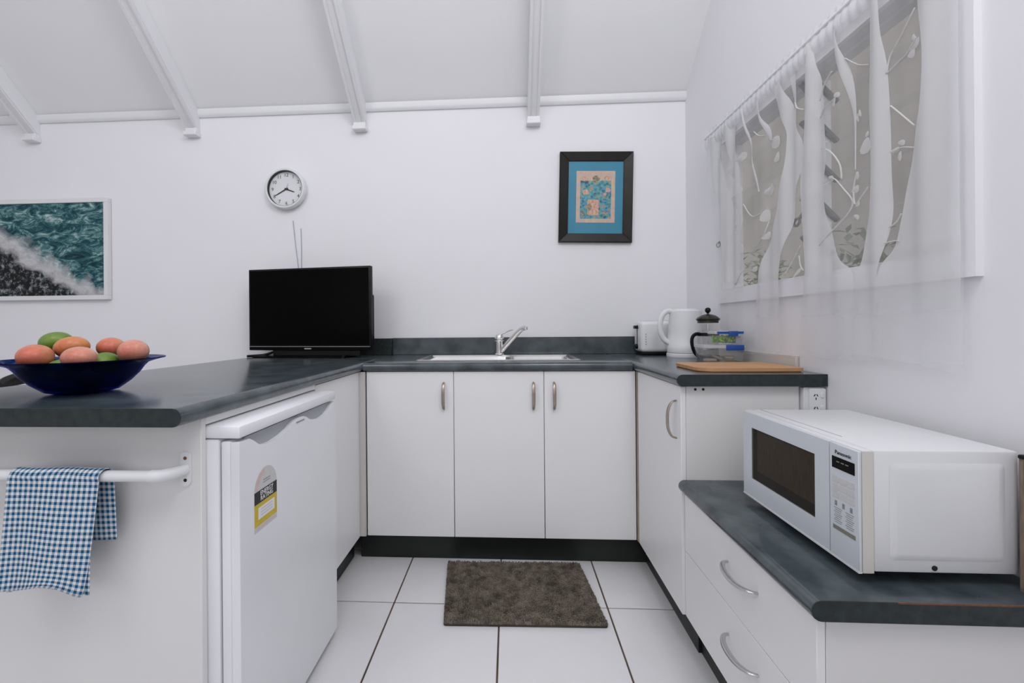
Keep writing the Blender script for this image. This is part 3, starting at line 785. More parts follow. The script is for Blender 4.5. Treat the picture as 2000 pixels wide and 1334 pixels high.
def towel():
    t = thing('tea_towel', 'blue and white gingham tea towel hung over the white rail', 'tea towel', (-0.95, RY, RZ))
    CK = 1 / 0.0121
    def sheet(name, rows, nx, wob, thick=0.0016):
        """rows: list of (xleft, xright, y, z, vlen) from one hem to the other"""
        bm = bmesh.new(); uvl = bm.loops.layers.uv.new('UVMap'); grid = []
        uvs = {}
        for (xa, xb, y, z, v) in rows:
            line = []
            for i in range(nx + 1):
                s = i / nx
                x = xa + (xb - xa) * s
                dy, dz = wob(s, v)
                vt = bm.verts.new((x, y + dy, z + dz)); uvs[vt] = ((s * 0.208) * CK, v * CK); line.append(vt)
            grid.append(line)
        for A, B in zip(grid, grid[1:]):
            for i in range(nx):
                f = bm.faces.new((A[i], A[i + 1], B[i + 1], B[i]))
                for lp in f.loops: lp[uvl].uv = uvs[lp.vert]
        o = finish(name, bm, 'gingham', t, smooth=True)
        md = o.modifiers.new('thickness', 'SOLIDIFY'); md.thickness = thick; md.offset = 0
        return o
    rows = []
    n = 26
    for k in range(n + 1):                       # front leaf, hem to rail
        q = k / n; z = 0.510 + (RZ + 0.002 - 0.510) * q
        xa = -1.079 + 0.030 * q ** 0.8; xb = -0.887 + 0.040 * q ** 0.7
        rows.append((xa, xb, RY - 0.0155 - 0.004 * (1 - q), z, q * 0.245))
    for k in range(1, 9):                        # over the rail
        a = PI * k / 8
        rows.append((-1.049 + 0.0012 * k, -0.847 + 0.0006 * k, RY - 0.0152 * math.cos(a), RZ + 0.0150 * math.sin(a) + 0.001, 0.245 + 0.0055 * k))
    for k in range(1, 15):                       # rear leaf, shorter, pushed to the right
        q = k / 14
        rows.append((-1.039 + 0.02 * q, -0.842 - 0.004 * q, RY + 0.0155 + 0.006 * q, RZ - (RZ - 0.608) * q, 0.29 + 0.145 * q))
    def wob(s, v):
        if v < 0.245:
            k = 1 - v / 0.245
            return (0.006 * k * math.sin(s * 7 + 0.6) - 0.010 * k * max(0, s - 0.7), 0.020 * k ** 7 * math.sin(PI * s ** 1.6) ** 2 + 0.004 * k * math.sin(5 * s))
        return (0.003 * math.sin(s * 9 + v * 10), 0.0)
    sheet('outer_leaf', rows, 44, wob)
    rows = []
    for k in range(21):                          # folded-under layer showing along the right edge
        q = k / 20; z = 0.508 + (0.748 - 0.508) * q
        rows.append((-1.058 + 0.02 * q, -0.874 + 0.010 * q, RY - 0.0128 + 0.002 * (1 - q), z, 0.004 + q * 0.24))
    sheet('folded_leaf', rows, 40, lambda s, v: (0.004 * (1 - v / 0.24) * math.sin(s * 6) - 0.004 * max(0, s - .8), 0.012 * max(0, 1 - v / 0.24) ** 6 * math.sin(PI * s)))
    settle(t)
towel()

# ------------------------------------------------------------------ fruit bowl and mangoes
BX, BY = -1.087, 1.080
t = thing('fruit_bowl', 'wide-rimmed cobalt blue glass bowl full of mangoes', 'bowl', (BX, BY, ZT))
prof = [(0.0, 0.0), (0.050, 0.0), (0.073, 0.006), (0.098, 0.026), (0.116, 0.046), (0.126, 0.062), (0.135, 0.072), (0.152, 0.078), (0.172, 0.0835), (0.1725, 0.086), (0.152, 0.082), (0.132, 0.0765), (0.121, 0.064), (0.111, 0.049), (0.093, 0.0295), (0.07, 0.0115), (0.0, 0.007)]
lathe('glass', [(r, z) for r, z in prof], 'blue_glass', t, n=72)
def mango(x, y, z, a, b, c, rot, m, label):
    rot = (rot[0], -rot[1], rot[2] + 2.4)
    t = thing('mango', label, 'mango', (x, y, z), group='mangoes in the blue bowl')
    bm = bmesh.new(); bmesh.ops.create_uvsphere(bm, u_segments=24, v_segments=16, radius=1.0)
    for v in bm.verts:
        p = v.co.copy()
        k = 1 + 0.10 * p.x - 0.06 * p.z * p.x
        v.co = Vector((p.x * a, p.y * b * k, p.z * c * k + 0.08 * c * p.x * p.x))
    R = Matrix.Rotation(rot[2], 4, 'Z') @ Matrix.Rotation(rot[1], 4, 'Y') @ Matrix.Rotation(rot[0], 4, 'X')
    bmesh.ops.transform(bm, matrix=R, verts=bm.verts)
    finish('skin', bm, m, t, smooth=True)
    bm = bmesh.new(); add_lathe(bm, [(0.0038, 0), (0.0030, 0.004), (0.0, 0.0045)], n=8)
    bmesh.ops.transform(bm, matrix=R @ Matrix.Translation((a * 0.985, 0, 0.08 * c)) @ Matrix.Rotation(PI / 2, 4, 'Y'), verts=bm.verts)
    finish('stem_scar', bm, 'bark', t, smooth=True)
mango(-1.216, 1.135, 1.025, 0.042, 0.036, 0.029, (0, -0.1, 0.3), 'mango_green', 'large green mango at the back left top of the bowl')
mango(-1.120, 1.085, 1.014, 0.041, 0.035, 0.028, (0, -0.12, 0.4), 'mango_orange', 'orange mango on top in the middle of the pile')
mango(-1.150, 1.020, 0.994, 0.037, 0.035, 0.030, (0, 0.1, -0.2), 'mango_red', 'red mango at the front left of the bowl')
mango(-1.020, 1.005, 0.992, 0.038, 0.034, 0.027, (0, 0.05, 0.2), 'mango_pink', 'pinkish mango at the front centre of the bowl')
mango(-1.078, 1.150, 1.010, 0.032, 0.032, 0.027, (0, 0.1, -0.3), 'mango_red', 'red mango behind, right of the orange one')
mango(-0.968, 1.100, 1.002, 0.033, 0.034, 0.030, (0, 0.1, 0.5), 'mango_pink', 'rounded pink mango at the far right of the bowl')
mango(-1.085, 1.030, 0.962, 0.036, 0.030, 0.026, (0, 0, 0.9), 'mango_green', 'green mango low between the two front mangoes')
mango(-1.025, 1.075, 0.974, 0.036, 0.031, 0.027, (0, 0.1, -0.5), 'mango_green', 'green mango low beside the far right pink mango')
mango(-1.140, 1.115, 0.964, 0.036, 0.032, 0.026, (0, 0, -0.4), 'mango_green', 'green mango deep at the back of the bowl')
mango(-1.085, 1.095, 0.934, 0.032, 0.030, 0.024, (0, 0, 0.4), 'mango_green', 'green mango at the very bottom of the bowl')

# ------------------------------------------------------------------ black chair beyond the peninsula
t = thing('dining_chair', 'black chair with curved back rail behind the fruit bowl', 'chair', (-1.66, 1.75, 0))
tube('back_rail', [(-1.815, 1.492, 0.855), (-1.828, 1.53, 0.871), (-1.84, 1.60, 0.880), (-1.85, 1.75, 0.884), (-1.84, 1.90, 0.880), (-1.828, 1.97, 0.871), (-1.815, 2.01, 0.855)], 0.016, 'chair_black', t, n=12, flat=1.5)
for y in (1.53, 1.97):
    tube('back_post', [(-1.80, y, 0), (-1.81, y, 0.45), (-1.832, y, 0.868)], 0.014, 'chair_black', t, n=10)
for y in (1.65, 1.75, 1.85):
    tube('spindle', [(-1.80, y, 0.46), (-1.846, y, 0.875)], 0.008, 'chair_black', t, n=8)
for y in (1.55, 1.95):
    tube('leg', [(-1.475, y, 0), (-1.47, y, 0.43)], 0.014, 'chair_black', t, n=10)
prism('seat', rounded_rect(-1.82, -1.45, 1.52, 1.98, 0.05), 2, 0.425, 0.460, 'chair_black', t)
settle(t)

# ------------------------------------------------------------------ television
tvw, tvh = 0.725, 0.447
ang = math.atan2(2.30 - 2.40, -0.722 + 1.445)
t = thing('television', 'black flat television on the worktop corner below the clock', 'television', (-1.0835, 2.350, ZT), ang)
zb = 0.0375
bm = bmesh.new(); add_box(bm, (-tvw / 2, 0, zb), (tvw / 2, 0.030, zb + tvh), 0.004); finish('casing', bm, 'black_plastic', t, smooth='auto')
bm = bmesh.new(); add_box(bm, (-tvw / 2 + 0.03, 0.030, zb + 0.02), (tvw / 2 - 0.004, 0.062, zb + 0.30), 0.012); finish('rear_housing', bm, 'black_plastic', t, smooth='auto')
box('screen', (-tvw / 2 + 0.010, -0.0012, zb + 0.030), (tvw / 2 - 0.010, 0.001, zb + tvh - 0.010), 'tv_screen', t)
box('bottom_bezel', (-tvw / 2 + 0.004, -0.004, zb + 0.002), (tvw / 2 - 0.004, 0.001, zb + 0.022), 'black_gloss', t, 0.0015, 1)
bz = box('bezel_line', (-tvw / 2 + 0.004, -0.005, zb + 0.020), (tvw / 2 - 0.004, 0.001, zb + 0.0228), 'grey_plastic', t)
bg = box('badge', (-0.020, -0.0052, zb + 0.007), (0.020, -0.0038, zb + 0.013), 'silver_handle', t); bg['label'] = 'small silver maker badge'
box('neck', (-0.22, 0.006, 0.008), (0.30, 0.040, zb + 0.03), 'black_plastic', t, 0.003, 1)
bm = bmesh.new(); add_prism(bm, rounded_rect(-0.315, 0.235, -0.055, 0.110, 0.03), 2, 0.0, 0.009); finish('base_plate', bm, 'black_gloss', t, smooth='auto')
for x in (-0.335, 0.23):
    tube('base_foot', [(x, -0.05, 0.008), (x * 0.85, 0.03, 0.012), (x * 0.6, 0.02, zb)], 0.007, 'black_plastic', t, n=8)

# ------------------------------------------------------------------ wall clock
CX, CZ = -1.2935, 1.871
t = thing('wall_clock', 'round white wall clock with black hands and numerals', 'clock', (CX, YW, CZ))
lathe('case', [(0.100, -0.006), (0.112, 0.0), (0.118, -0.012), (0.120, -0.026), (0.1185, -0.038), (0.113, -0.044), (0.106, -0.044), (0.1035, -0.040), (0.1035, -0.018), (0.0, -0.018)], 'white_plastic', t, n=64, axis=1, close=False)
lathe('inner_ring', [(0.1034, -0.018), (0.1034, -0.040), (0.1022, -0.040), (0.1018, -0.018)], 'ink', t, n=64, axis=1, close=False)
lathe('face', [(0.0, -0.0192), (0.1018, -0.0192), (0.1018, -0.018)], 'paper_white', t, n=48, axis=1, close=False)
faceY = Matrix(((1, 0, 0, 0), (0, 0, -1, 0), (0, 1, 0, 0), (0, 0, 0, 1)))       # text read from -Y
for k in range(1, 13):
    a = math.radians(90 - 30 * k)
    text('numeral', str(k), 0.0275, 'ink', t, Matrix.Translation((0.0825 * math.cos(a), -0.0197, 0.0825 * math.sin(a))) @ faceY, 0.0003)
def hand(name, deg, ln, tail, w, y, m):
    bm = bmesh.new(); add_prism(bm, [(-w, -tail), (w, -tail), (w * 0.45, ln), (-w * 0.45, ln)], 1, y - 0.0006, y + 0.0006)
    bmesh.ops.transform(bm, matrix=Matrix.Rotation(math.radians(deg), 4, 'Y'), verts=bm.verts)
    finish(name, bm, m, t)
hand('minute_hand', 240.5, 0.074, 0.012, 0.0038, -0.0225, 'ink')
hand('hour_hand', 110, 0.052, 0.010, 0.0046, -0.0215, 'ink')
hand('second_hand', 22, 0.034, 0.008, 0.0013, -0.0235, 'grey_plastic')
lathe('hub', [(0.0, -0.0245), (0.0048, -0.024), (0.0048, -0.019)], 'ink', t, n=14, axis=1, close=False)
g = lathe('crystal', [(0.0, -0.037), (0.1030, -0.036), (0.1030, -0.035)], 'picture_glass', t, n=40, axis=1, close=False)

# antenna cables on the wall
for pts, lb in (([(-1.262, YW - 0.004, 1.690), (-1.250, YW - 0.003, 1.56), (-1.233, YW - 0.003, 1.415), (-1.222, YW - 0.003, 1.30), (-1.21, YW - 0.003, 1.10)], 'left of two thin grey cables dropping behind the television'),
                ([(-1.216, YW - 0.003, 1.643), (-1.213, YW - 0.003, 1.53), (-1.214, YW - 0.003, 1.42), (-1.205, YW - 0.003, 1.30), (-1.19, YW - 0.003, 1.10)], 'right, shorter of two thin grey cables above the television')):
    tag(tube('wall_cable', pts, 0.0022, 'cord', None, n=7), lb, 'cable', 'cables between clock and television')

# ------------------------------------------------------------------ framed teal print
t = thing('framed_print', 'small busy print in wide teal mount and black frame', 'picture', (0.493, YW, 1.782)); t.rotation_euler = (0, math.radians(1.5), 0)
W2, H2, FW = 0.204, 0.255, 0.052
def frame_side(name, pts, m, tt, d0, d1): prism(name, pts, 1, d0, d1, m, tt, smooth=False)
def mitre_frame(tt, w, h, fw, d, m, rebate=True):
    for q in (((-w, -h), (w, -h), (w - fw, -h + fw), (-w + fw, -h + fw)), ((-w, h), (-w + fw, h - fw), (w - fw, h - fw), (w, h)), ((-w, -h), (-w + fw, -h + fw), (-w + fw, h - fw), (-w, h)), ((w, -h), (w, h), (w - fw, h - fw), (w - fw, -h + fw))):
        bm = bmesh.new()
        # moulded section: outer edge high, sloping towards the opening
        A = [bm.verts.new((x, 0, z)) for x, z in q]
        cz = sum(v.co.z for v in A) / 4; cx = sum(v.co.x for v in A) / 4
        B = []
        for x, z in q:
            outer = abs(abs(x) - w) < 1e-6 and abs(abs(z) - h) < 1e-6
            B.append(bm.verts.new((x, -d if outer else -d * 0.55, z)))
        bm.faces.new(A); bm.faces.new(B[::-1])
        for i in range(4): bm.faces.new((A[i], B[i], B[(i + 1) % 4], A[(i + 1) % 4]))
        es = [e for e in bm.edges if all(v in B for v in e.verts)]
        bmesh.ops.bevel(bm, geom=es, offset=min(0.004, fw * 0.2), segments=2, affect='EDGES')
        finish('frame_rail', bm, m, tt, smooth='auto')
mitre_frame(t, W2, H2, FW, 0.026, 'frame_black')
box('mount', (-W2 + FW - 0.002, -0.008, -H2 + FW - 0.002), (W2 - FW + 0.002, -0.004, H2 - FW + 0.002), 'mat_teal', t)
pr_ = box('print', (-0.108, -0.0092, -0.142), (0.108, -0.0078, 0.150), 'print_paper', t)
box('scene', (-0.086, -0.0098, -0.120), (0.086, -0.0090, 0.095), 'print_mosaic', pr_)
prism('figure', rounded_rect(-0.045, 0.018, -0.100, -0.012, 0.008), 1, -0.0104, -0.0096, 'print_figure', pr_)
prism('figure', [(0.012 * math.cos(a) - 0.034, 0.022 * math.sin(a) - 0.055) for a in [2 * PI * k / 16 for k in range(16)]], 1, -0.0108, -0.0103, 'print_dark', pr_)
for x, z, a, b in ((-0.06, 0.108, 0.020, 0.018), (0.06, 0.108, 0.020, 0.016), (0.0, 0.105, 0.026, 0.022), (0.052, 0.018, 0.014, 0.010), (-0.055, 0.030, 0.022, 0.020), (0.068, 0.042, 0.018, 0.016), (0.052, -0.088, 0.026, 0.010), (-0.07, -0.09, 0.018, 0.014)):
    prism('figure', [(a * 0.8 * (1 + 0.15 * math.cos(3 * q + x * 90)) * math.cos(q) + x, b * 0.8 * (1 + 0.15 * math.cos(4 * q + z * 70)) * math.sin(q) + z) for q in [2 * PI * k / 20 for k in range(20)]], 1, -0.0104, -0.0096, 'print_dark' if (x + z) * 100 % 2 < 0.7 else 'print_figure', pr_, smooth=False)
gl = box('glazing', (-W2 + FW - 0.001, -0.0128, -H2 + FW - 0.001), (W2 - FW + 0.001, -0.0118, H2 - FW + 0.001), 'picture_glass', t)

# ocean picture
t = thing('ocean_picture', 'photograph of teal surf and dark rocks in thin white frame', 'picture', (-2.385, YW, 1.544))
w, h, f_ = 0.95, 0.304, 0.026
for a, b in (((-w, -h), (0, -h + f_)), ((-w, h - f_), (0, h)), ((-f_, -h + f_), (0, h - f_)), ((-w, -h + f_), (-w + f_, h - f_))):
    box('frame_rail', (a[0], -0.030, a[1]), (b[0], -0.002, b[1]), 'frame_white', t, 0.0015, 1)
box('print', (-w + f_, -0.020, -h + f_ - 0.008), (-f_ + 0.004, -0.004, h - f_ + 0.012), 'ocean_print', t)

# ------------------------------------------------------------------ sink and tap
t = thing('sink', 'stainless steel sink with drainer set in the worktop', 'sink', (0, 2.29, ZT))
bm = bmesh.new()
zr = ZT + 0.0035
def add_ring(o, i, z, zi):
    A = [bm.verts.new((x, y, z)) for x, y in o]; B = [bm.verts.new((x, y, zi)) for x, y in i]
    n = len(o)
    for k in range(n): bm.faces.new((A[k], A[(k + 1) % n], B[(k + 1) % n], B[k]))
    return A, B
outer0 = rounded_rect(SX0 - 0.012, SX1 + 0.012, SY0 - 0.012, SY1 + 0.005, 0.03)
outer1 = rounded_rect(SX0 - 0.004, SX1 + 0.004, SY0 - 0.004, SY1 + 0.000, 0.028)
inner1 = rounded_rect(SX0 + 0.012, SX1 - 0.012, SY0 + 0.012, SY1 - 0.066, 0.025)
add_ring(outer0, outer1, ZT + 0.0006, zr); add_ring(outer1, inner1, zr, zr - 0.0005); add_ring(inner1, rounded_rect(SX0 + 0.020, SX1 - 0.020, SY0 + 0.020, SY1 - 0.074, 0.022), zr - 0.0005, ZT - 0.006)
bmesh.ops.remove_doubles(bm, verts=bm.verts, dist=1e-5)
finish('rim', bm, 'steel', t, smooth='auto')
bm = bmesh.new()
bx0, bx1, by0, by1 = 0.000, SX1 - 0.020, SY0 + 0.020, SY1 - 0.074
o = rounded_rect(bx0, bx1, by0, by1, 0.03); i = rounded_rect(bx0 + 0.015, bx1 - 0.015, by0 + 0.015, by1 - 0.015, 0.05)
A, B = add_ring(o, i, ZT - 0.006, ZT - 0.150); bm.faces.new(B)
finish('basin', bm, 'steel', t, smooth='auto')
bm = bmesh.new(); add_box(bm, (SX0 + 0.020, by0, ZT - 0.008), (bx0, by1, ZT - 0.006))
for k in range(9):
    y = by0 + 0.03 + k * (by1 - by0 - 0.06) / 8
    add_tube(bm, [(SX0 + 0.04, y, ZT - 0.006), (bx0 - 0.02, y, ZT - 0.006)], 0.004, n=8)
finish('drainer', bm, 'steel', t, smooth='auto')
lathe('waste', [(0.0, 0.002), (0.03, 0.002), (0.034, 0.0)], 'chrome', t, (0.15, 2.25, ZT - 0.150), n=24)
settle(t)
TX, TY = -0.054, 2.448
t = thing('mixer_tap', 'chrome lever mixer tap with angled spout over the sink', 'tap', (TX, TY, zr))
lathe('body', [(0.029, 0.0), (0.029, 0.004), (0.025, 0.008), (0.0245, 0.070), (0.026, 0.073), (0.026, 0.077), (0.0245, 0.079)], 'chrome', t, n=32)
lathe('cartridge_cap', [(0.0245, 0.079), (0.0250, 0.084), (0.0235, 0.102), (0.017, 0.110), (0.0, 0.113)], 'chrome', t, n=32)
tube('lever', [(0.0, -0.006, 0.106), (0.028, -0.010, 0.122), (0.060, -0.016, 0.134), (0.075, -0.018, 0.137)], lambda q: 0.009 - 0.004 * q, 'chrome', t, n=12, flat=0.6)
tube('spout', [(0.012, -0.008, 0.022), (0.045, -0.030, 0.060), (0.085, -0.058, 0.105), (0.110, -0.075, 0.132), (0.125, -0.085, 0.143), (0.139, -0.094, 0.146)], lambda q: 0.0155 - 0.004 * q, 'chrome', t, n=16)
lathe('aerator', [(0.0105, 0.0), (0.0105, 0.016), (0.0, 0.017)], 'chrome', t, (0.141, -0.096, 0.136), n=16)

# ------------------------------------------------------------------ toaster
t = thing('toaster', 'white two-slice toaster between kettle and back wall', 'toaster', (0.80, 2.445, ZT))
bm = bmesh.new(); add_box(bm, (0.690, 2.375, ZT + 0.016), (0.925, 2.518, ZT + 0.180), 0.022, 4); finish('body', bm, 'white_plastic', t, smooth='auto')
box('base', (0.700, 2.382, ZT + 0.002), (0.915, 2.511, ZT + 0.017), 'black_plastic', t, 0.003, 1)
for y in (2.420, 2.473): box('bread_slot', (0.715, y - 0.012, ZT + 0.1785), (0.90, y + 0.012, ZT + 0.1808), 'dark_hole', t)
box('lever_track', (0.6885, 2.4425, ZT + 0.055), (0.6905, 2.4505, ZT + 0.160), 'dark_hole', t)
box('lever', (0.672, 2.428, ZT + 0.140), (0.690, 2.465, ZT + 0.157), 'black_plastic', t, 0.003)
lathe('dial', [(0.013, 0), (0.013, -0.010), (0.010, -0.013), (0.0, -0.013)], 'black_plastic', t, (0.690, 2.446, ZT + 0.045), n=20, axis=0)
for k in range(5): box('side_mark', (0.712, 2.3742, ZT + 0.055 + 0.013 * k), (0.716, 2.3752, ZT + 0.062 + 0.013 * k), 'grey_plastic', t)
for x in (0.72, 0.895):
    for y in (2.395, 2.50): lathe('foot', [(0.008, 0), (0.008, 0.003)], 'black_plastic', t, (x, y, ZT), n=10)
settle(t)

# ------------------------------------------------------------------ kettle
KX, KY = 0.868, 2.262
t = thing('kettle', 'white plastic jug kettle with loop handle beside the coffee press', 'kettle', (KX, KY, ZT))
bm = bmesh.new(); add_lathe(bm, [(0.0, 0.0), (0.083, 0.0), (0.085, 0.004), (0.084, 0.018), (0.080, 0.020), (0.0, 0.021)], n=48); finish('base', bm, 'white_plastic', t, smooth='auto')
prof = [(0.0, 0.022), (0.080, 0.022), (0.0815, 0.026), (0.0815, 0.060), (0.0800, 0.062), (0.076, 0.120), (0.071, 0.200), (0.069, 0.226)]
bm = bmesh.new(); add_lathe(bm, prof + [(0.066, 0.229), (0.0, 0.229)], n=48)
for v in bm.verts:      # pull the upper front into a pouring lip on the right
    if v.co.z > 0.12 and v.co.x > 0.03: v.co.x += 0.024 * ((v.co.z - 0.12) / 0.11) ** 2 * (v.co.x / 0.08) ** 3
finish('jug', bm, 'white_plastic', t, smooth='auto')
lathe('lid', [(0.064, 0.2285), (0.062, 0.234), (0.050, 0.238), (0.0, 0.239)], 'white_plastic', t, n=40)
tube('handle', [(-0.060, 0, 0.226), (-0.085, 0, 0.226), (-0.108, 0, 0.205), (-0.119, 0, 0.165), (-0.115, 0, 0.120), (-0.098, 0, 0.086), (-0.072, 0, 0.068)], 0.0115, 'white_plastic', t, n=14, flat=1.15)
box('switch', (-0.098, -0.008, 0.066), (-0.075, 0.008, 0.073), 'grey_plastic', t, 0.002)
tube('power_cord', [(0.055, -0.060, 0.006), (0.066, -0.085, 0.004), (0.085, -0.10, 0.004), (0.100, -0.075, 0.004)], 0.0035, 'black_plastic', t, n=8)

# ------------------------------------------------------------------ coffee press
PX, PY = 0.893, 2.058
t = thing('coffee_press', 'glass coffee press with raised plunger and black handle', 'coffee press', (PX, PY, ZT))
lathe('glass_beaker', [(0.0, 0.012), (0.040, 0.012), (0.0435, 0.016), (0.0435, 0.128), (0.046, 0.132), (0.0445, 0.1325), (0.042, 0.128), (0.042, 0.017), (0.0, 0.014)], 'press_glass', t, n=40)
lathe('base_ring', [(0.0, 0.0), (0.046, 0.0), (0.047, 0.003), (0.047, 0.020), (0.0445, 0.021), (0.0445, 0.006), (0.0, 0.006)], 'black_plastic', t, n=40)
lathe('collar', [(0.0442, 0.108), (0.0462, 0.108), (0.0462, 0.122), (0.0442, 0.122)], 'black_plastic', t, n=40, close=False)
lathe('lid', [(0.046, 0.176), (0.048, 0.180), (0.050, 0.184), (0.042, 0.192), (0.028, 0.201), (0.012, 0.2055), (0.0, 0.2065)], 'smoked_lid', t, n=40)
lathe('lid_skirt', [(0.0415, 0.166), (0.0435, 0.166), (0.0435, 0.182), (0.0415, 0.182)], 'smoked_lid', t, n=40, close=False)
lathe('plunger_rod', [(0.0, 0.050), (0.0025, 0.050), (0.0025, 0.215), (0.0, 0.215)], 'chrome', t, n=10)
lathe('plunger_disc', [(0.0, 0.046), (0.0405, 0.046), (0.041, 0.049), (0.0405, 0.052), (0.0, 0.052)], 'steel', t, n=36)
lathe('knob', [(0.0, 0.206), (0.005, 0.208), (0.0055, 0.212), (0.0110, 0.217), (0.0125, 0.224), (0.0105, 0.231), (0.005, 0.235), (0.0, 0.2355)], 'black_plastic', t, n=24)
tube('handle', [(-0.040, -0.010, 0.116), (-0.058, -0.014, 0.117), (-0.074, -0.018, 0.106), (-0.079, -0.019, 0.084), (-0.074, -0.018, 0.055), (-0.062, -0.015, 0.030), (-0.042, -0.010, 0.012)], 0.0062, 'black_plastic', t, n=12, flat=1.3)

# ------------------------------------------------------------------ food containers
t = thing('food_container', 'larger clear plastic container with blue clip holding biscuits', 'container', (0.872, 1.905, ZT + 0.002))
x0, x1, y0, y1 = -0.083, 0.080, -0.055, 0.055
bm = bmesh.new()
o = rounded_rect(x0 + 0.006, x1 - 0.006, y0 + 0.005, y1 - 0.005, 0.014); o2 = rounded_rect(x0, x1, y0, y1, 0.016)
A, B = add_ring(o, o2, 0.0, 0.062); bm.faces.new(A)
tb = finish('tub', bm, 'clear_plastic', t, smooth='auto'); md = tb.modifiers.new('wall', 'SOLIDIFY'); md.thickness = 0.0016; md.offset = -1
bm = bmesh.new(); add_prism(bm, rounded_rect(x0 - 0.003, x1 + 0.003, y0 - 0.003, y1 + 0.003, 0.018), 2, 0.0625, 0.0735); finish('lid', bm, 'clear_lid', t, smooth='auto')
cl = box('clip', (-0.001, y0 - 0.008, 0.052), (0.070, y0 - 0.0035, 0.0745), 'blue_clip', t, 0.002); cl['label'] = 'blue locking clip'
for k, (x, y, r) in enumerate(((-0.045, -0.015, 0.3), (-0.005, 0.012, -0.4), (0.032, -0.018, 0.9), (0.045, 0.022, 0.1))):
    bm = bmesh.new(); add_box(bm, (-0.021, -0.016, 0), (0.021, 0.016, 0.010), 0.003)
    bmesh.ops.transform(bm, matrix=Matrix.Translation((x, y, 0.006 + 0.009 * (k % 2))) @ Matrix.Rotation(r, 4, 'Z') @ Matrix.Rotation(0.35 * (k % 3), 4, 'Y'), verts=bm.verts)
    finish('biscuit', bm, 'biscuit', t, smooth='auto')
t = thing('snack_container', 'small clear container with blue rim and green contents on larger container', 'container', (0.897, 1.905, ZT + 0.0775))
x0, x1, y0, y1 = -0.057, 0.055, -0.042, 0.042
bm = bmesh.new()
o = rounded_rect(x0 + 0.004, x1 - 0.004, y0 + 0.004, y1 - 0.004, 0.010); o2 = rounded_rect(x0, x1, y0, y1, 0.012)
A, B = add_ring(o, o2, 0.0, 0.042); bm.faces.new(A)
tb = finish('tub', bm, 'clear_plastic', t, smooth='auto'); md = tb.modifiers.new('wall', 'SOLIDIFY'); md.thickness = 0.0014; md.offset = -1
bm = bmesh.new(); add_prism(bm, rounded_rect(x0 - 0.002, x1 + 0.002, y0 - 0.002, y1 + 0.002, 0.014), 2, 0.0425, 0.0545); finish('lid', bm, 'clear_lid', t, smooth='auto')
cl = box('lid_seal', (x0 + 0.004, y0 - 0.0034, 0.043), (x1 - 0.004, y0 - 0.0018, 0.0525), 'blue_clip', t); cl['label'] = 'blue lid seal'
cl = box('clip', (-0.010, y0 - 0.008, 0.034), (0.028, y0 - 0.0035, 0.0545), 'blue_clip', t, 0.002); cl['label'] = 'blue locking clip'
bm = bmesh.new()
for _ in range(150):
    p = Vector((random.uniform(x0 + 0.014, 0.022), random.uniform(y0 + 0.012, y1 - 0.014), random.uniform(0.009, 0.033)))
    r = bmesh.ops.create_icosphere(bm, subdivisions=1, radius=random.uniform(0.004, 0.007))
    for v in r['verts']: v.co = v.co + p
g = finish('green_contents', bm, 'greens', t); g['kind'] = 'stuff'
box('inner_card', (0.026, y0 + 0.010, 0.003), (x1 - 0.008, y1 - 0.012, 0.034), 'grey_plastic', t, 0.002)

# ------------------------------------------------------------------ chopping board
t = thing('chopping_board', 'bamboo chopping board with rounded corners at the bench end', 'chopping board', (0.803, 1.640, ZT))
prism('board', rounded_rect(-0.172, 0.166, -0.125, 0.125, [0.02, 0.045, 0.055, 0.02], 8), 2, 0.003, 0.014, 'bamboo', t)
prism('lower_edge', rounded_rect(-0.168, 0.162, -0.121, 0.121, [0.02, 0.043, 0.053, 0.02], 8), 2, 0.0, 0.003, 'bamboo_edge', t)

# ------------------------------------------------------------------ power outlet
t = thing('power_outlet', 'white double power outlet beside the cabinet end panel', 'power outlet', (0.958, 1.482, 0.82))
prism('mounting_block', rounded_rect(0.926, 0.990, 0.765, 0.8575, 0.004), 1, 1.462, 1.4825, 'white_plastic', t)
pl = prism('face_plate', rounded_rect(0.940, 0.9895, 0.768, 0.8550, 0.004), 1, 1.455, 1.4618, 'white_plastic', t)
for z in (0.830, 0.790):
    for x, rz, in ((0.956, 0.5), (0.964, -0.5), (0.960, 0.0)):
        bm = bmesh.new(); add_box(bm, (-0.0012, -0.0006, -0.0038), (0.0012, 0.0008, 0.0038))
        bmesh.ops.transform(bm, matrix=Matrix.Translation((x, 1.4548, z + (0.004 if rz else -0.007))) @ Matrix.Rotation(rz, 4, 'Y'), verts=bm.verts)
        finish('slot', bm, 'dark_hole', pl)
    box('rocker_switch', (0.974, 1.4525, z - 0.004), (0.984, 1.4552, z + 0.012), 'white_plastic', pl, 0.001, 1)
settle(t)

# ------------------------------------------------------------------ microwave
MX0, MX1, MY0, MY1, MZ0, MZ1 = 0.667, 0.955, 0.893, 1.316, 0.578, 0.815
t = thing('microwave', 'white microwave oven on the low bench', 'microwave', ((MX0 + MX1) / 2, (MY0 + MY1) / 2, ZQ))
bd = box('cabinet', (MX0 + 0.027, MY0, MZ0 + 0.004), (MX1, MY1, MZ1), 'oven_white', t, 0.004)
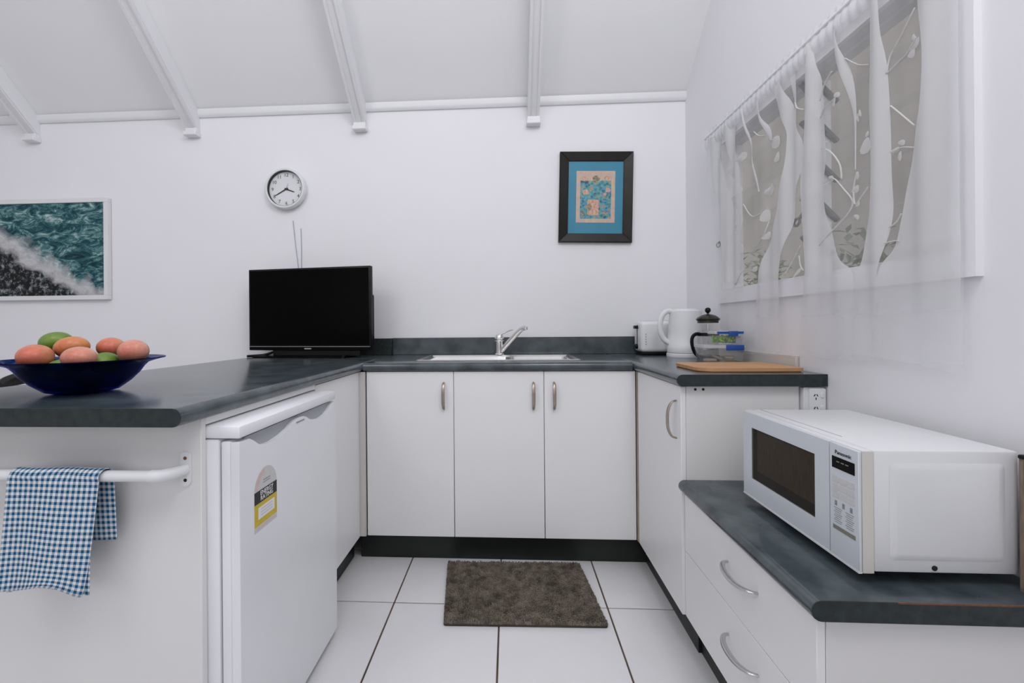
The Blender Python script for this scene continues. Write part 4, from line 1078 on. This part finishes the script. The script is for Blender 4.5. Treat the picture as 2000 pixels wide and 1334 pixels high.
# pressed panel on the side facing the room's end
bm = bmesh.new()
o = rounded_rect(0.722, 0.930, 0.606, 0.792, 0.010); i = rounded_rect(0.733, 0.919, 0.617, 0.781, 0.006)
A = [bm.verts.new((x, MY0 - 0.0002, z)) for x, z in o]; B = [bm.verts.new((x, MY0 - 0.0042, z)) for x, z in i]
n = len(o)
for k in range(n): bm.faces.new((A[k], A[(k + 1) % n], B[(k + 1) % n], B[k]))
bm.faces.new(B)
finish('pressed_panel', bm, 'oven_white', bd, smooth='auto')
lathe('screw', [(0.0, -0.002), (0.005, -0.0012), (0.005, 0.001)], 'dark_hole', bd, (0.803, MY0, 0.592), n=14, axis=1)
box('top_seam', (0.712, 1.000, MZ1 - 0.0003), (0.714, MY1 - 0.004, MZ1 + 0.0004), 'grey_plastic', bd)
yc = 0.972     # door / control panel split
fr = box('front_frame', (MX0 + 0.006, MY0, MZ0), (MX0 + 0.026, MY1, MZ1), 'oven_white', t, 0.003)
# door as a real frame around the window
dr = None
bm = bmesh.new()
wy0, wy1, wz0, wz1 = 1.017, 1.272, 0.633, 0.773
xa, xb = MX0, MX0 + 0.006
add_box(bm, (xa, yc + 0.001, MZ0 + 0.004), (xb, MY1 - 0.001, wz0)); add_box(bm, (xa, yc + 0.001, wz1), (xb, MY1 - 0.001, MZ1 - 0.003))
add_box(bm, (xa, yc + 0.001, wz0), (xb, wy0, wz1)); add_box(bm, (xa, wy1, wz0), (xb, MY1 - 0.001, wz1))
dr = finish('door', bm, 'oven_door', t)
box('window', (xa + 0.0010, wy0, wz0), (xa + 0.0022, wy1, wz1), 'mw_window', dr)
box('window_backing', (xa + 0.0045, wy0, wz0), (xa + 0.0058, wy1, wz1), 'label_black', dr)
box('inner_mesh', (xa + 0.0036, wy0 + 0.006, wz0 + 0.026), (xa + 0.0044, wy1 - 0.022, wz1 - 0.004), 'brown_ribbed', dr)
cp = box('control_panel', (xa, MY0 + 0.001, MZ0 + 0.004), (xb, yc - 0.001, MZ1 - 0.003), 'oven_door', t, 0.0008, 1)
box('bottom_strip', (xa - 0.001, MY0 + 0.001, MZ0), (xb, MY1 - 0.001, MZ0 + 0.004), 'oven_white', t)
box('side_strip', (MX0 + 0.006, MY0 - 0.0006, MZ0 + 0.002), (MX0 + 0.0262, MY0 + 0.001, MZ1 - 0.002), 'warm_plastic', t)
box('display', (xa - 0.0010, 0.903, 0.7625), (xa + 0.001, 0.963, 0.7860), 'black_gloss', cp)
for y in (0.918, 0.930, 0.942): box('display_mark', (xa - 0.0013, y, 0.776), (xa - 0.0009, y + 0.008, 0.778), 'label_olive', cp)
faceN = Matrix(((0, 0, -1, 0), (-1, 0, 0, 0), (0, 1, 0, 0), (0, 0, 0, 1)))      # read from -X
text('brand_lettering', 'Panasonic', 0.0112, 'ink', cp, Matrix.Translation((xa - 0.0005, 0.933, 0.7955)) @ faceN, 0.0003)
for r_ in range(3):
    for c_ in range(3):
        y = 0.9535 - c_ * 0.0205; z = 0.7405 - r_ * 0.0155
        b_ = box('button', (xa - 0.0008, y - 0.0092, z - 0.0068), (xa + 0.0005, y + 0.0092, z + 0.0068), 'label_pale', cp, 0.0004, 1)
        box('legend', (xa - 0.0011, y - 0.005, z - 0.0032), (xa - 0.0007, y + 0.005, z + 0.0020), 'label_olive', b_)
for c_ in range(3):
    y = 0.9535 - c_ * 0.0205
    box('legend', (xa - 0.0005, y - 0.003, 0.686), (xa + 0.0005, y + 0.003, 0.696), 'label_print', cp)
for k in range(8):
    for y in (0.9480, 0.9170): box('small_print', (xa - 0.0004, y - 0.011 + 0.002 * (k % 3), 0.681 - k * 0.0042), (xa + 0.0005, y + 0.011 - 0.003 * (k % 2), 0.6822 - k * 0.0042), 'label_print', cp)
box('start_bar', (xa - 0.0008, 0.902, 0.6370), (xa + 0.0005, 0.962, 0.6455), 'label_olive', cp, 0.0004, 1)
for y in (0.96, 1.28):
    for x in (0.73, 0.92): lathe('foot', [(0.010, 0), (0.010, MZ0 + 0.004 - ZQ)], 'grey_plastic', t, (x, y, ZQ), n=14)
settle(t)

# small box at the bench end, beside the microwave
t = thing('storage_box', 'narrow brown ribbed box with black lid beside the microwave at wall', 'box', (0.972, 0.866, ZQ))
bm = bmesh.new(); add_box(bm, (0.946, 0.849, ZQ), (0.991, 0.884, 0.804))
for k in range(3): add_box(bm, (0.9445, 0.852 + k * 0.0115, ZQ + 0.006), (0.946, 0.859 + k * 0.0115, 0.801))
finish('body', bm, 'brown_ribbed', t)
box('lid', (0.944, 0.847, 0.804), (0.993, 0.886, 0.812), 'black_plastic', t, 0.002, 1)
settle(t)

# ------------------------------------------------------------------ bath mat on the floor
def rug():
    t = thing('floor_mat', 'brown chenille mat on the tiles in front of the sink', 'mat', (0.03, 1.776, 0))
    cs = [Vector((-0.281, 1.974, 0)), Vector((0.299, 1.984, 0)), Vector((0.337, 1.579, 0)), Vector((-0.241, 1.567, 0))]
    cs = [c - Vector((0.03, 1.776, 0)) for c in cs]
    def P(u, v): return cs[0] * (1 - u) * (1 - v) + cs[1] * u * (1 - v) + cs[2] * u * v + cs[3] * (1 - u) * v
    bm = bmesh.new()
    N = 8
    base = [P(u, v) for u, v in [(0.01, 0), (0.99, 0), (1, 0.015), (1, 0.985), (0.99, 1), (0.01, 1), (0, 0.985), (0, 0.015)]]
    add_prism(bm, [(p.x, p.y) for p in base], 2, 0.0005, 0.009)
    finish('backing', bm, 'rug_base', t)
    bm = bmesh.new(); me_v = []; me_f = []
    nu, nv = 120, 78
    for i in range(nu):
        for j in range(nv):
            p = P((i + 0.5) / nu + random.uniform(-.0015, .0015), (j + 0.5) / nv + random.uniform(-.003, .003))
            h = 0.0175 + random.uniform(-0.003, 0.003) + 0.0012 * math.sin(i * 0.9)
            rx = 0.0026; ry = 0.0030; lx, ly = random.uniform(-.0015, .0015), random.uniform(-.0015, .0015)
            b0 = len(me_v)
            me_v += [(p.x - rx, p.y - ry, 0.0085), (p.x + rx, p.y - ry, 0.0085), (p.x + rx, p.y + ry, 0.0085), (p.x - rx, p.y + ry, 0.0085)]
            me_v += [(p.x - rx * .8 + lx, p.y - ry * .8 + ly, h - 0.002), (p.x + rx * .8 + lx, p.y - ry * .8 + ly, h - 0.002), (p.x + rx * .8 + lx, p.y + ry * .8 + ly, h - 0.002), (p.x - rx * .8 + lx, p.y + ry * .8 + ly, h - 0.002), (p.x + lx, p.y + ly, h)]
            for k in range(4):
                q = (k + 1) % 4
                me_f += [(b0 + k, b0 + q, b0 + 4 + q, b0 + 4 + k), (b0 + 4 + k, b0 + 4 + q, b0 + 8)]
    bm.free()
    me = bpy.data.meshes.new('pile'); me.from_pydata(me_v, [], me_f); me.materials.append(M['rug_pile'])
    o = bpy.data.objects.new('pile', me); C.objects.link(o); o.parent = t; o['kind'] = 'stuff'
rug()

# ------------------------------------------------------------------ small hook on the wall by the curtain
t = thing('wall_hook', 'small grey wire tieback hook on the wall left of the window', 'hook', (XW - 0.016, 2.128, 1.429))
tube('ring', [(-0.006, 0.020 * math.cos(a), 0.011 * math.sin(a)) for a in [2 * PI * k / 14 for k in range(15)]], 0.0018, 'louvre_metal', t, n=6, sub=2)
lathe('screw_plate', [(0.0, -0.006), (0.006, -0.004), (0.006, 0.0)], 'louvre_metal', t, (0, 0.0, 0.011), n=12, axis=0)

# ------------------------------------------------------------------ sheer curtain
CXP = 0.962
t = thing('curtain_rod', 'thin white curtain rod above the window', 'curtain rod', (CXP, 1.60, 1.962))
tube('rod', [(0, -0.64, 0), (0, 0.63, 0)], 0.006, 'trim', t, n=12)
for y in (-0.62, 0.61): tube('bracket', [(0, y, 0), (0.018, y, 0), (XW - CXP, y, 0.004)], 0.005, 'trim', t, n=8)
def fold(y, z):
    k = 0.45 + 0.55 * max(0, min(1, (z - 0.95) / 1.0))
    return 0.0075 * k * math.sin(y * 46 + 1.3 * math.sin(3.1 * z)) + 0.004 * k * math.sin(y * 95 + 2 * z)
cur = thing('sheer_curtain', 'sheer white curtain with woven trunks and embroidered vines over window', 'curtain', (CXP, 1.60, 0.95))
def left_edge(z):
    pts = ((0.935, 1.93), (1.05, 2.10), (1.233, 2.13), (1.5, 2.17), (1.975, 2.215))
    for (za, ya), (zb, yb) in zip(pts, pts[1:]):
        if z <= zb: return ya + (yb - ya) * max(0, (z - za)) / (zb - za)
    return pts[-1][1]
def bottom(s): return 0.968 - 0.030 * s + 0.004 * math.sin(s * 40)
bm = bmesh.new(); grid = []
NY, NZ = 260, 30
for j in range(NZ + 1):
    row = []
    for i in range(NY + 1):
        s = i / NY
        z = bottom(s) + (1.952 - bottom(s)) * j / NZ
        y = 1.003 + (left_edge(z) - 1.003) * s
        row.append(bm.verts.new((fold(y, z), y - 1.60, z - 0.95)))
    grid.append(row)
for A, B in zip(grid, grid[1:]):
    for i in range(NY): bm.faces.new((A[i], A[i + 1], B[i + 1], B[i]))
finish('voile', bm, 'sheer', cur, smooth=True)
bm = bmesh.new(); grid = []                      # gathered heading around the rod
for j in range(9):
    row = []
    for i in range(401):
        y = 0.985 + (2.222 - 0.985) * i / 400
        a = j / 8
        z = 1.900 + 0.082 * a + 0.0025 * math.sin(i * 0.31 + math.sin(i * 0.07)) * a
        x = -0.008 * math.sin(PI * min(1, a * 1.35)) + 0.0032 * math.sin(i * 0.62 + 0.7 * math.sin(i * 0.11)) * (0.6 + 0.4 * math.sin(PI * a))
        row.append(bm.verts.new((x, y - 1.60, z - 0.95)))
    grid.append(row)
for A, B in zip(grid, grid[1:]):
    for i in range(400): bm.faces.new((A[i], A[i + 1], B[i + 1], B[i]))
finish('heading', bm, 'heading', cur, smooth=True)
for key, rows in TRUNKS.items():
    rows = [list(r) for r in rows]
    if rows[0][1] < 1.935:                       # run every strip up into the gathered heading
        d = 1.94 - rows[0][1]; g = (rows[0][0] - rows[1][0]) / max(0.02, rows[0][1] - rows[1][1]) * 0.5
        rows.insert(0, [rows[0][0] + g * d, 1.94, rows[0][2] + g * d, rows[0][3] + d])
    if key in ('T1', 'T2', 'T3', 'T4'):          # and the trunks down to the hem
        a = rows[-1]; d = a[1] - 0.975
        rows.append([a[0] + 0.03, a[1] - d * 0.5, a[2] + 0.0, a[3] - d * 0.5]); rows.append([a[0] + 0.04, a[1] - d, a[2] + 0.0, a[3] - d])
    sm = smooth_path([(r[0], r[1], 0) for r in rows], 5); sm2 = smooth_path([(r[2], r[3], 0) for r in rows], 5)
    bm = bmesh.new(); grid = []
    nx = 14
    for a, b in zip(sm, sm2):
        row = []
        for i in range(nx + 1):
            s = i / nx; y = a.x + (b.x - a.x) * s; z = a.y + (b.y - a.y) * s
            row.append(bm.verts.new((fold(y, z) - 0.0030 - 0.002 * math.sin(PI * s), y - 1.60, z - 0.95)))
        grid.append(row)
    for A, B in zip(grid, grid[1:]):
        for i in range(nx): bm.faces.new((A[i], A[i + 1], B[i + 1], B[i]))
    finish('woven_trunk' if key[0] == 'T' else 'woven_strip', bm, 'dense_voile', cur, smooth=True)
for L in VINES:
    bm = bmesh.new(); add_tube(bm, [(fold(y, z) - 0.0045, y - 1.60, z - 0.95) for y, z in L], 0.0026, n=6, flat=0.5, sub=5)
    finish('vine', bm, 'embroidery', cur, smooth=True)
for (y, z, a, b) in LEAVES:
    bm = bmesh.new(); n = 14
    rot = random.uniform(-0.6, 0.6); a *= 0.8; b *= 0.8
    c = bm.verts.new((fold(y, z) - 0.0065, y - 1.60, z - 0.95)); ring = []
    for k in range(n):
        q = 2 * PI * k / n; e = 1 + 0.12 * math.cos(3 * q + rot)
        yy = a * e * math.cos(q); zz = b * e * math.sin(q)
        Y, Z = y + yy * math.cos(rot) - zz * math.sin(rot), z + yy * math.sin(rot) + zz * math.cos(rot)
        ring.append(bm.verts.new((fold(Y, Z) - 0.0040, Y - 1.60, Z - 0.95)))
    for k in range(n): bm.faces.new((c, ring[k], ring[(k + 1) % n]))
    finish('embroidered_leaf', bm, 'embroidery', cur, smooth=True)
